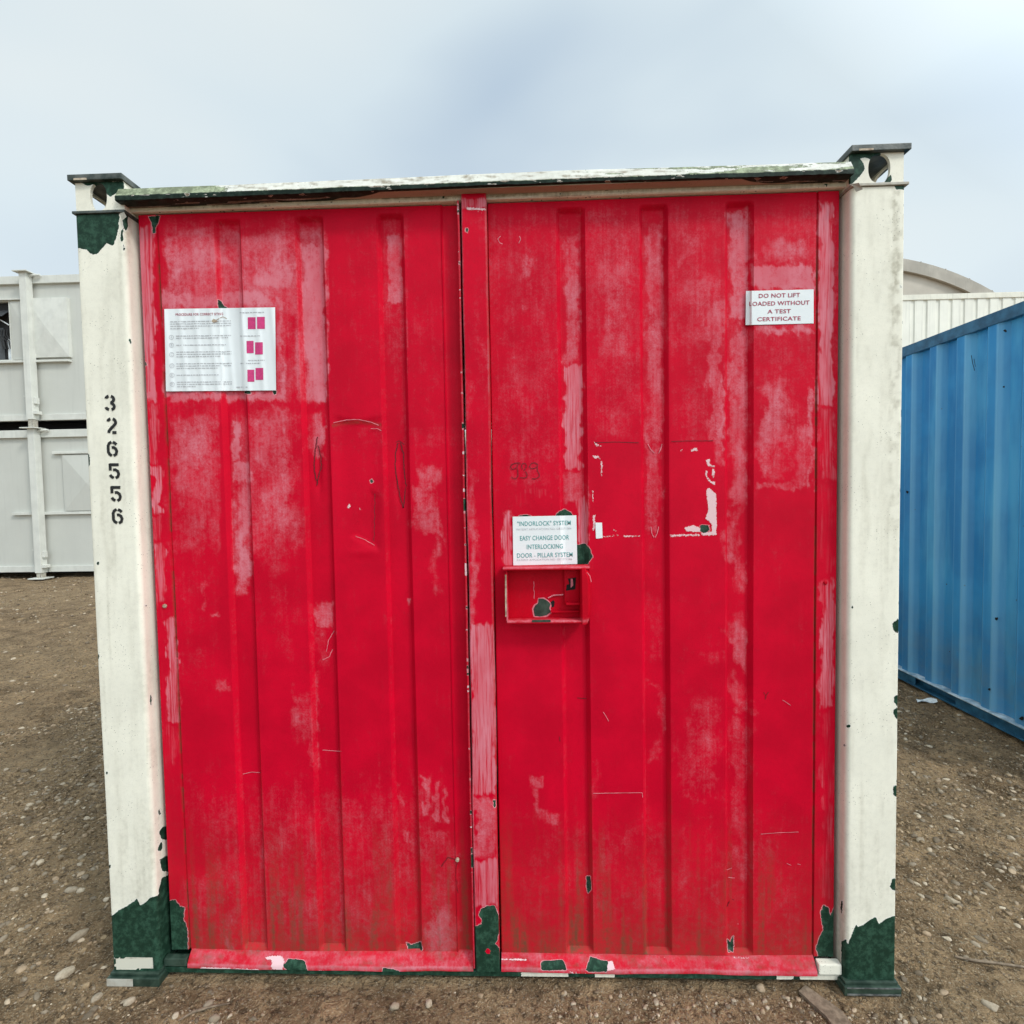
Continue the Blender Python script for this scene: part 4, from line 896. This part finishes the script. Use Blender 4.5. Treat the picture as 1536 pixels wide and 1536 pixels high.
M['bluepale'] = simple('lit_blue_ledge', (.32, .50, .64), .5, .4, 18, c2=(.60, .70, .76))  # ledge paint made pale, as if its top were lit
mb = MB(); V, F, _z, hl = corrugated((BX + .004, by0 + .15, 0), (BX + .004, by1 - .15, 0), .088, 2.53, .236, .036, (1, 0, 0), .31, .19, True); mb.add(V, F, 0, wear=hl)
mb.build('side_wall', M['blue'], bl)
mb = MB(); mb.add(*corrugated((BX + 2.436, by0 + .15, 0), (BX + 2.436, by1 - .15, 0), .088, 2.53, .236, .036, (-1, 0, 0), .31, .19)); mb.build('side_wall', M['blue'], bl)
mb = MB(); mb.add(*corrugated((BX + .1, by1 - .03, 0), (BX + 2.34, by1 - .03, 0), .088, 2.53, .236, .036, (0, -1, 0), .31, .19)); mb.build('rear_wall', M['blue'], bl)
mb = MB(); mb.add(*corrugated((BX + .1, by0 + .03, 0), (BX + 2.34, by0 + .03, 0), .088, 2.53, .236, .036, (0, 1, 0), .31, .19)); mb.build('front_wall', M['blue'], bl)
for xa in (BX, BX + 2.38):
    mb = MB(); mb.box((xa - .004, by0 + .1, 2.5301), (xa + .056, by1 - .1, 2.606), 0, .003); mb.build('top_rail', M['bluedark'], bl)
    mb = MB(); mb.box((xa - .022, by0 + .1, .080), (xa + .078, by1 - .1, .0875), 1, .002)
    mb.box((xa + .004, by0 + .1, .012), (xa + .010, 2.05, .0795), 0); mb.box((xa + .004, 2.42, .012), (xa + .010, 2.62, .0795), 0); mb.box((xa + .004, 3.1, .012), (xa + .010, by1 - .1, .0795), 0)
    mb.box((xa - .004, by0 + .1, .000), (xa + .058, by1 - .1, .0118), 0, .002); mb.box((xa + .05, by0 + .1, .013), (xa + .055, by1 - .1, .079), 0)
    mb.build('bottom_rail', [M['bluedark'], M['bluepale']], bl)
mb = MB(); mb.box((BX + .057, by0 + .1, 2.56), (BX + 2.379, by1 - .1, 2.59)); mb.build('roof', M['bluedark'], bl)
for x in (BX - .003, BX + 2.297):
    for y in (by0, by1 - .149):
        mb = MB(); mb.box((x, y, .0), (x + .146, y + .149, 2.615), 0, .006); mb.build('corner_post', M['bluedark'], bl)
def onb(u, v): return P(u, v, BX + .0015, 0)
for L, w_ in (([(1457, 533), (1459, 545), (1462, 556)], 1.0), ([(1461, 538), (1463, 550)], .8)):
    mb2 = MB(); mb2.ribbon(L, w_, onb); mb2.build('scratch', M['slit'], bl)
for (u, v, r_) in ((1508, 496, 2.6), (1506, 580, 1.8), (1495, 928, 2.6), (1484, 1034, 2.0), (1361, 738, 2.2), (1533, 1078, 4)):
    mb2 = MB(); pts = blob(u, v, r_, r_, 8, u); mb2.add([onb(*q) - np.array([.001, 0, 0]) for q in pts], [tuple(range(8))]); mb2.build('rust_spot', M['slit'], bl)

# ================================================================= WHITE CONTAINERS FAR BEHIND, RIGHT
M['farwhite'] = simple('white_weathered_paint', (.80, .79, .70), .6, .06, 1.5, streak=.35)
M['farwhite2'] = simple('white_rail_paint', (.72, .70, .60), .6, .1, 4, streak=.3)
wy = 10.6; topz = P(1440, 440, wy)[2]; hz = topz / 2 - .02
xr0, xr1 = 6.4, 18.6
for kk, (z0, lab) in enumerate(((0.0, 'white corrugated container on the ground behind the blue one'), (topz - hz, 'white corrugated container on top, between blue roof and domed hangar'))):
    w = empty('shipping_container', ((xr0 + xr1) / 2, wy + 1.2, z0), label=lab, cat='container')
    mb = MB(); mb.add(*corrugated((xr0 + .12, wy + .02, 0), (xr1 - .12, wy + .02, 0), z0 + .16, z0 + hz - .12, .278, .022, (0, 1, 0), .66, .07)); mb.build('side_wall', M['farwhite'], w)
    mb = MB(); mb.add(*corrugated((xr0 + .02, wy + .12, 0), (xr0 + .02, wy + 2.3, 0), z0 + .16, z0 + hz - .12, .278, .036, (1, 0, 0), .30, .20)); mb.build('end_wall', M['farwhite'], w)
    mb = MB(); mb.box((xr0, wy, z0 + hz - .119), (xr1, wy + .07, z0 + hz), 0, .006); mb.box((xr0, wy + .071, z0 + hz - .119), (xr0 + .06, wy + 2.36, z0 + hz), 0, .004); mb.build('top_rail', M['farwhite2'], w)
    mb = MB(); mb.box((xr0, wy, z0 + .0), (xr1, wy + .07, z0 + .159), 0, .006); mb.build('bottom_rail', M['farwhite2'], w)
    mb = MB(); mb.box((xr0 + .07, wy + .08, z0 + hz - .05), (xr1, wy + 2.40, z0 + hz - .01)); mb.build('roof', M['farwhite'], w)
    mb = MB(); mb.box((xr0, wy - .003, z0 + .1595), (xr0 + .118, wy + .115, z0 + hz - .1195)); mb.build('corner_post', M['farwhite2'], w)

# ================================================================= DOMED HANGAR
hy = 42.0
a_ = P(1357, 388, hy); c_ = P(1490, 437, hy); s_ = P(1440, 412, hy)
# circle through three points
ax_, az_, bx_, bz_, cx_, cz_ = a_[0], a_[2], s_[0], s_[2], c_[0], c_[2]
dd = 2 * (ax_ * (bz_ - cz_) + bx_ * (cz_ - az_) + cx_ * (az_ - bz_))
ux = ((ax_ ** 2 + az_ ** 2) * (bz_ - cz_) + (bx_ ** 2 + bz_ ** 2) * (cz_ - az_) + (cx_ ** 2 + cz_ ** 2) * (az_ - bz_)) / dd
uz = ((ax_ ** 2 + az_ ** 2) * (cx_ - bx_) + (bx_ ** 2 + bz_ ** 2) * (ax_ - cx_) + (cx_ ** 2 + cz_ ** 2) * (bx_ - ax_)) / dd
RR = math.hypot(ax_ - ux, az_ - uz)
print('HANGAR', ux, uz, RR)
hg = empty('hangar', (ux, hy + 10, 0), label='grey barrel roofed hangar rising far behind the white container', cat='hangar')
M['hroof'] = simple('weathered_cladding', (.44, .415, .365), .85, .18, .35, c2=(.53, .50, .44), streak=.4); M['hwall'] = simple('hangar_gable_render', (.47, .44, .385), .85, .15, .3)
a1 = math.asin(min(1, max(-1, (0 - uz) / RR))) if uz < RR else 0; a1 = max(-.2, min(1.2, math.asin(max(-.99, min(.99, -uz / RR)))))
nA = 64; angs = np.linspace(a1, math.pi - a1, nA)
V = []; 
for yy in (hy, hy + 26):
    for rr in (RR, RR - .30): V += [(ux + rr * math.cos(a), yy, uz + rr * math.sin(a)) for a in angs]
F = []
for i in range(nA - 1): F += [(i, i + 1, 2 * nA + i + 1, 2 * nA + i), (nA + i, 3 * nA + i, 3 * nA + i + 1, nA + i + 1), (i, nA + i, nA + i + 1, i + 1), (2 * nA + i, 2 * nA + i + 1, 3 * nA + i + 1, 3 * nA + i)]
mb = MB(); mb.add(V, F)
# ribs of the cladding seen on the verge
for a in angs[::2]: mb.tube([(ux + (RR + .02) * math.cos(a), hy - .02, uz + (RR + .02) * math.sin(a)), (ux + (RR + .02) * math.cos(a), hy + 26, uz + (RR + .02) * math.sin(a))], .035, 5)
mb.build('roof', M['hroof'], hg)
rv = RR - .95; mb = MB(); V = [(ux + (RR - .301) * math.cos(a), hy - .02, uz + (RR - .301) * math.sin(a)) for a in angs] + [(ux + rv * math.cos(a), hy - .02, uz + rv * math.sin(a)) for a in angs]
mb.add(V, [(i, i + 1, nA + i + 1, nA + i) for i in range(nA - 1)]); mb.add([(p[0], p[1] + .25, p[2]) for p in V], [(i, nA + i, nA + i + 1, i + 1) for i in range(nA - 1)]); V2 = V[nA:] + [(p[0], p[1] + .25, p[2]) for p in V[nA:]]
mb.add(V2, [(i, i + 1, nA + i + 1, nA + i) for i in range(nA - 1)]); mb.build('verge', M['hroof'], hg)
mb = MB(); V = [(ux + (RR - .31) * math.cos(a), hy + .30, uz + (RR - .31) * math.sin(a)) for a in angs]; mb.add(V, [tuple(range(nA))]); mb.build('gable_wall', M['hwall'], hg)

# ================================================================= GREY SITE CABINS, LEFT
M['grey'] = simple('grey_cabin_paint', (.53, .535, .49), .6, .03, 1.2, bump=.001, bscale=30, streak=.10); M['grey2'] = simple('grey_frame_paint', (.61, .615, .565), .55, .06, 5, streak=.15)
M['glass'] = simple('dark_glass', (.05, .055, .06), .12, .3, 3); M['dark'] = simple('shade_black', (.012, .012, .013), .8); M['wire'] = simple('black_wire', (.01, .01, .01), .6); M['sheet'] = simple('pale_reflection_panel', (.62, .66, .68), .5)  # the near-black stands in for shade between cabins and inside the window
WY = 8.3
def q(u, v, y=WY): return P(u, v, y)
xl, xr = -16.5, q(175, 600)[0] + .6
zt_u, zb_u, zt_l, zb_l = 5.86, 3.09, 2.905, .115
def cabin(z0, z1, label, upper):
    cb = empty('site_cabin', ((xl + xr) / 2, WY + 1.3, z0), label=label, cat='cabin')
    wx = q(17, 500)[0]; 
    mb = MB()
    if upper:
        za, zb = q(8, 540)[2], q(8, 453)[2]; xw0 = wx - .95
        mb.box((xl, WY, z0 + .12), (xw0, WY + .06, z1 - .15)); mb.box((wx, WY, z0 + .12), (xr, WY + .06, z1 - .15)); mb.box((xw0, WY, z0 + .12), (wx, WY + .06, za)); mb.box((xw0, WY, zb), (wx, WY + .06, z1 - .15))
    else: mb.box((xl, WY, z0 + .12), (xr, WY + .06, z1 - .15))
    mb.box((xr - .06, WY + .061, z0 + .12), (xr, WY + 2.6, z1 - .15)); mb.box((xl, WY + 2.6, z0 + .12), (xr, WY + 2.66, z1 - .15)); mb.box((xl, WY + .061, z0 + .12), (xl + .06, WY + 2.6, z1 - .15))
    mb.build('wall', M['grey'], cb)
    mb = MB(); mb.box((xl, WY - .06, z1 - .149), (xr + .02, WY + .05, z1), 0, .006); mb.box((xl, WY + .051, z1 - .08), (xr + .02, WY + 2.7, z1 - .01), 1); mb.build('roof', [M['grey2'], M['dark']], cb)  # black slab behind the beam paints the shade of the gap
    mb = MB(); mb.box((xl, WY - .04, z0), (xr + .02, WY + .05, z0 + .119), 0, .006); mb.box((xl, WY + .051, z0 + .02), (xr, WY + 2.6, z0 + .10), 1); mb.box((xl, WY + .5, z0 - .10), (xr, WY + 2.5, z0 + .0195), 1); mb.build('floor_frame', [M['grey2'], M['dark']], cb)  # black slab and filler paint the shade under the cabin floor
    # jack leg in front of the wall
    xp = q(50, 500)[0] + .03
    for px_ in (xp, xp - 5.2):
        mb = MB(); mb.box((px_ - .065, WY - .20, z0 + .0), (px_ + .065, WY - .062, z1 + .01), 0, .006); mb.box((px_ - .14, WY - .26, z1 + .0105), (px_ + .14, WY - .03, z1 + .03), 0, .004)
        mb.box((px_ - .05, WY - .185, z0 - .165 if upper else .02), (px_ + .05, WY - .085, z0 - .0005), 1, .003)
        mb.box((px_ - .15, WY - .27, z0 - .175 if upper else .0), (px_ + .15, WY - .02, z0 - .158 if upper else .021), 0, .004)
        mb.box((px_ + .066, WY - .19, z0 + .10), (px_ + .14, WY - .08, z0 + .16), 0, .004); mb.box((px_ + .066, WY - .17, z0 + .30), (px_ + .11, WY - .09, z0 + .42), 0, .004); mb.box((px_ - .14, WY - .16, z0 + .44), (px_ - .066, WY - .13, z0 + .46), 0, .002)
        for i in range(4): mb.tube([(px_ + .03, WY - .187, z0 - .04 - i * .03), (px_ + .03, WY - .1865, z0 - .04 - i * .03)], .008, 6, 2)
        o = mb.build('jack_leg', [M['grey2'], M['castcream'], M['slit']], cb)
        mb = MB(); mb.tube([(px_ + .07, WY - .12, z1 - .03), (px_ + .16, WY - .12, z1 - .02), (px_ + .26, WY - .10, z1 - .015)], .022, 6); mb.build('lifting_lug', M['grey2'], o)
    return cb, wx
def pyramid(mb, x0, x1, z0, z1, y, h):
    V = [(x0, y, z0), (x1, y, z0), (x1, y, z1), (x0, y, z1), ((x0 + x1) / 2, y - h, (z0 + z1) / 2), (x0, WY, z0), (x1, WY, z0), (x1, WY, z1), (x0, WY, z1)]
    mb.add(V, [(0, 1, 4), (1, 2, 4), (2, 3, 4), (3, 0, 4), (0, 5, 6, 1), (1, 6, 7, 2), (2, 7, 8, 3), (3, 8, 5, 0)])
cu_, wx = cabin(zb_u, zt_u, 'grey site cabin stacked on top, with an open dark window', True)
za, zb = q(8, 540)[2], q(8, 453)[2]
wn = MB(); wn.box((wx - .95, WY + .062, za), (wx, WY + .9, zb), 0); 
win = wn.build('window', M['dark'], cu_); mb = MB()
mb.box((wx - .95, WY - .012, za - .03), (wx + .003, WY - .0005, za), 0); mb.box((wx - .018, WY - .010, za), (wx + .0, WY + .02, zb), 0); mb.build('frame', M['grey2'], win)
mb = MB(); zm = q(8, 478)[2]; V = [(wx - .95, WY + .03, zb - .15), (wx - .03, WY + .03, zb - .15), (wx - .03, WY - .14, zm), (wx - .95, WY - .14, zm)]; mb.add(V, [(0, 1, 2, 3)]); mb.add([(x, y + .008, z) for x, y, z in V], [(3, 2, 1, 0)]); mb.build('pane', M['glass'], win)
mb = MB(); mb.box((wx - .95, WY + .045, za + .02), (wx - .20, WY + .055, zm - .16)); mb.build('pane', M['glass'], win)
mb = MB(); mb.box((wx - .13, WY + .046, za + .02), (wx - .03, WY + .056, za + .42)); mb.build('blind', M['sheet'], win)
mb = MB(); mb.tube([(wx - .20, WY - .01, zm - .02), (wx - .02, WY - .02, zm - .13)], .012, 6, 1); rr_ = random.Random(3)
for k in range(5):
    x0 = wx - .30 + k * .05; mb.tube([(x0, WY + .02, zm - .2), (x0 - .04 + .06 * rr_.random(), WY + .01, zm - .32), (x0 + .08, WY + .01, zm - .42), (x0 + .10, WY + .02, zm - .58)], .010, 5, 0)
mb.build('cable', [M['wire'], M['sheet']], win)
mb = MB(); pyramid(mb, wx + .02, q(47, 500)[0] + .25, za, zb, WY - .012, .045); mb.build('shutter', M['grey'], cu_)
mb = MB(); pyramid(mb, q(58, 500)[0] - .15, q(107, 500)[0], za + .01, zb + .03, WY - .075, .05); mb.build('shutter', M['grey2'], cu_)
mb = MB(); mb.box((wx - .95, WY - .085, za - .075), (q(108, 541)[0], WY - .0005, za - .035), 0, .003); mb.build('shutter_rail', M['grey2'], cu_); mb = MB(); mb.box((wx - .95, WY - .05, zb + .02), (q(38, 451)[0], WY - .0005, zb + .05), 0, .003); mb.build('shutter_rail', M['grey2'], cu_)
cl_, _ = cabin(zb_l, zt_l, 'grey site cabin at the bottom of the stack, standing on jack legs', False)
z1_, z0_ = q(110, 683)[2], q(110, 766)[2]
mb = MB(); pyramid(mb, q(98, 720)[0], q(98, 720)[0] + 1.0, z0_, z1_, WY - .045, .05); mb.build('shutter', M['grey'], cl_)
mb = MB(); mb.box((q(22, 770)[0], WY - .06, q(60, 772)[2]), (xr - .1, WY - .0005, q(60, 768)[2]), 0, .003); mb.build('shutter_rail', M['grey2'], cl_); mb = MB(); mb.box((q(82, 679)[0], WY - .06, q(100, 681)[2]), (xr - .1, WY - .0005, q(100, 677)[2]), 0, .003); mb.build('shutter_rail', M['grey2'], cl_)

# ================================================================= LOOSE THINGS ON THE GROUND
def gp(u, v):
    p = P(u, v, 0.0, 2); z = float(ground_h(np.array(p[0]), np.array(p[1]))); return P(u, v, z, 2)
def stone(u, v, a, b_, c_, rot, tone, tone2, label, seed):
    p = gp(u, v); vv, ff = ico(3); r = np.random.default_rng(seed)
    ncut = 0 if seed % 2 == 0 else 6
    for _ in range(ncut):
        n_ = r.normal(size=3); n_ /= np.linalg.norm(n_); dd = r.uniform(.55, .8); pr = vv @ n_; vv = vv - np.outer(np.maximum(pr - dd, 0) * .9, n_)
    nn = fbm(vv[:, 0] * 2 + 9, vv[:, 1] * 2 + vv[:, 2] + 5, seed, 3); vv = vv * (1 + (nn - .5)[:, None] * .25)
    qv = vv * (a, b_, c_); cr_, sr_ = math.cos(rot), math.sin(rot); qv = np.stack([qv[:, 0] * cr_ - qv[:, 1] * sr_, qv[:, 0] * sr_ + qv[:, 1] * cr_, qv[:, 2]], 1)
    me = bpy.data.meshes.new('stone'); me.from_pydata(qv.tolist(), [], ff.tolist()); me.materials.append(M['stone']); me.polygons.foreach_set('use_smooth', [True] * len(ff))
    for k_, x_ in (('tone', tone), ('tone2', tone2)): me.attributes.new(k_, 'FLOAT', 'POINT').data.foreach_set('value', np.full(len(vv), x_, np.float32))
    o = link(bpy.data.objects.new('stone', me)); o.location = (p[0], p[1], p[2] + c_ * .35); return tag(o, label, 'stone')
stone(118, 1405, .030, .014, .013, .95, .35, .2, 'long smooth grey pebble on the mud left of the white left post', 2)
stone(107, 1336, .026, .013, .010, .1, .50, .2, 'flat oval pale grey pebble further back than the long one', 4)
stone(98, 1462, .026, .018, .015, .9, .62, .5, 'pale broken stone just left of the left post foot', 3)
stone(592, 1512, .017, .014, .010, .3, .42, .6, 'brown angular stone in front of the left door', 5)
stone(644, 1508, .014, .012, .010, 1.9, .62, .6, 'tan angular stone in front of the centre post', 7)
stone(1141, 1484, .015, .013, .010, .3, .55, .8, 'tan stone lying under the right door sill', 9)
stone(1486, 1510, .022, .014, .012, -.6, .66, .3, 'pale angular stone in the bottom right corner', 11)
stone(1376, 1327, .013, .007, .007, -.9, .98, .1, 'bright white sliver of stone right of the right post', 13)
stone(1390, 1402, .013, .010, .008, -.3, .60, .95, 'orange tan pebble right of the chipped green post base', 6)
stone(1428, 1352, .024, .014, .010, -.5, .58, .4, 'mottled flat stone midway between the post and the picture edge', 15)
stone(194, 1504, .016, .012, .010, .6, .60, .3, 'pale pinkish pebble in front of the left post foot', 8)
stone(322, 1530, .016, .011, .010, .2, .30, .1, 'dark blue grey pebble at the bottom edge left of the doors', 10)
stone(313, 1508, .015, .012, .009, .9, .28, .3, 'brown round pebble just in front of the left door', 12)
# white scrap by the blue container
mb = MB(); p = gp(1388, 1053); V = []
for i in range(6):
    for j in range(4): V.append((p[0] - .07 + .028 * i + .01 * j, p[1] - .02 + .02 * j, p[2] + .008 + .008 * math.sin(i * 1.3 + j)))
mb.add(V, grid_faces(6, 4)); mb.add([(x, y, z - .002) for x, y, z in V], [f[::-1] for f in grid_faces(6, 4)])
tag(mb.build('paper_scrap', M['paper'], origin=tuple(p)), 'crumpled white scrap lying by the foot of the blue container', 'litter')
# twig and splinter of board
M['wood'] = simple('weathered_wood', (.17, .125, .085), .85, .3, 60, c2=(.26, .20, .14))
mb = MB(); pts = [gp(1432, 1437), gp(1460, 1443), gp(1495, 1447), gp(1536, 1453), gp(1580, 1452)]; mb.tube([tuple(np.array(q_) + (0, 0, .006)) for q_ in pts], [.003, .0045, .004, .0035, .003], 7)
tag(mb.build('twig', M['wood'], smooth=60, origin=tuple(pts[1])), 'thin brown twig on the mud right of the right post', 'twig')
mb = MB(); cs = [gp(1198, 1491), gp(1208, 1482), gp(1262, 1520), gp(1300, 1570), gp(1275, 1580), gp(1240, 1530)]; hV = [tuple(np.array(c_) + (0, 0, .010)) for c_ in cs]; lV = [tuple(np.array(c_) + (0, 0, .001)) for c_ in cs]
n = len(cs); mb.add(hV + lV, [tuple(range(n))[::-1], tuple(range(n, 2 * n))] + [(i, (i + 1) % n, n + (i + 1) % n, n + i) for i in range(n)])
tag(mb.build('board_splinter', M['wood'], origin=tuple(cs[0])), 'flat splinter of brown board in front of the right post', 'wood')
mb = MB(); pts = [gp(268, 1533), gp(290, 1520), gp(318, 1512), gp(345, 1507)]; mb.tube([tuple(np.array(q_) + (0, 0, .005)) for q_ in pts], [.002, .004, .0035, .0015], 6)
tag(mb.build('twig', M['wood'], smooth=60, origin=tuple(pts[1])), 'short pale twig in front of the left post', 'twig')
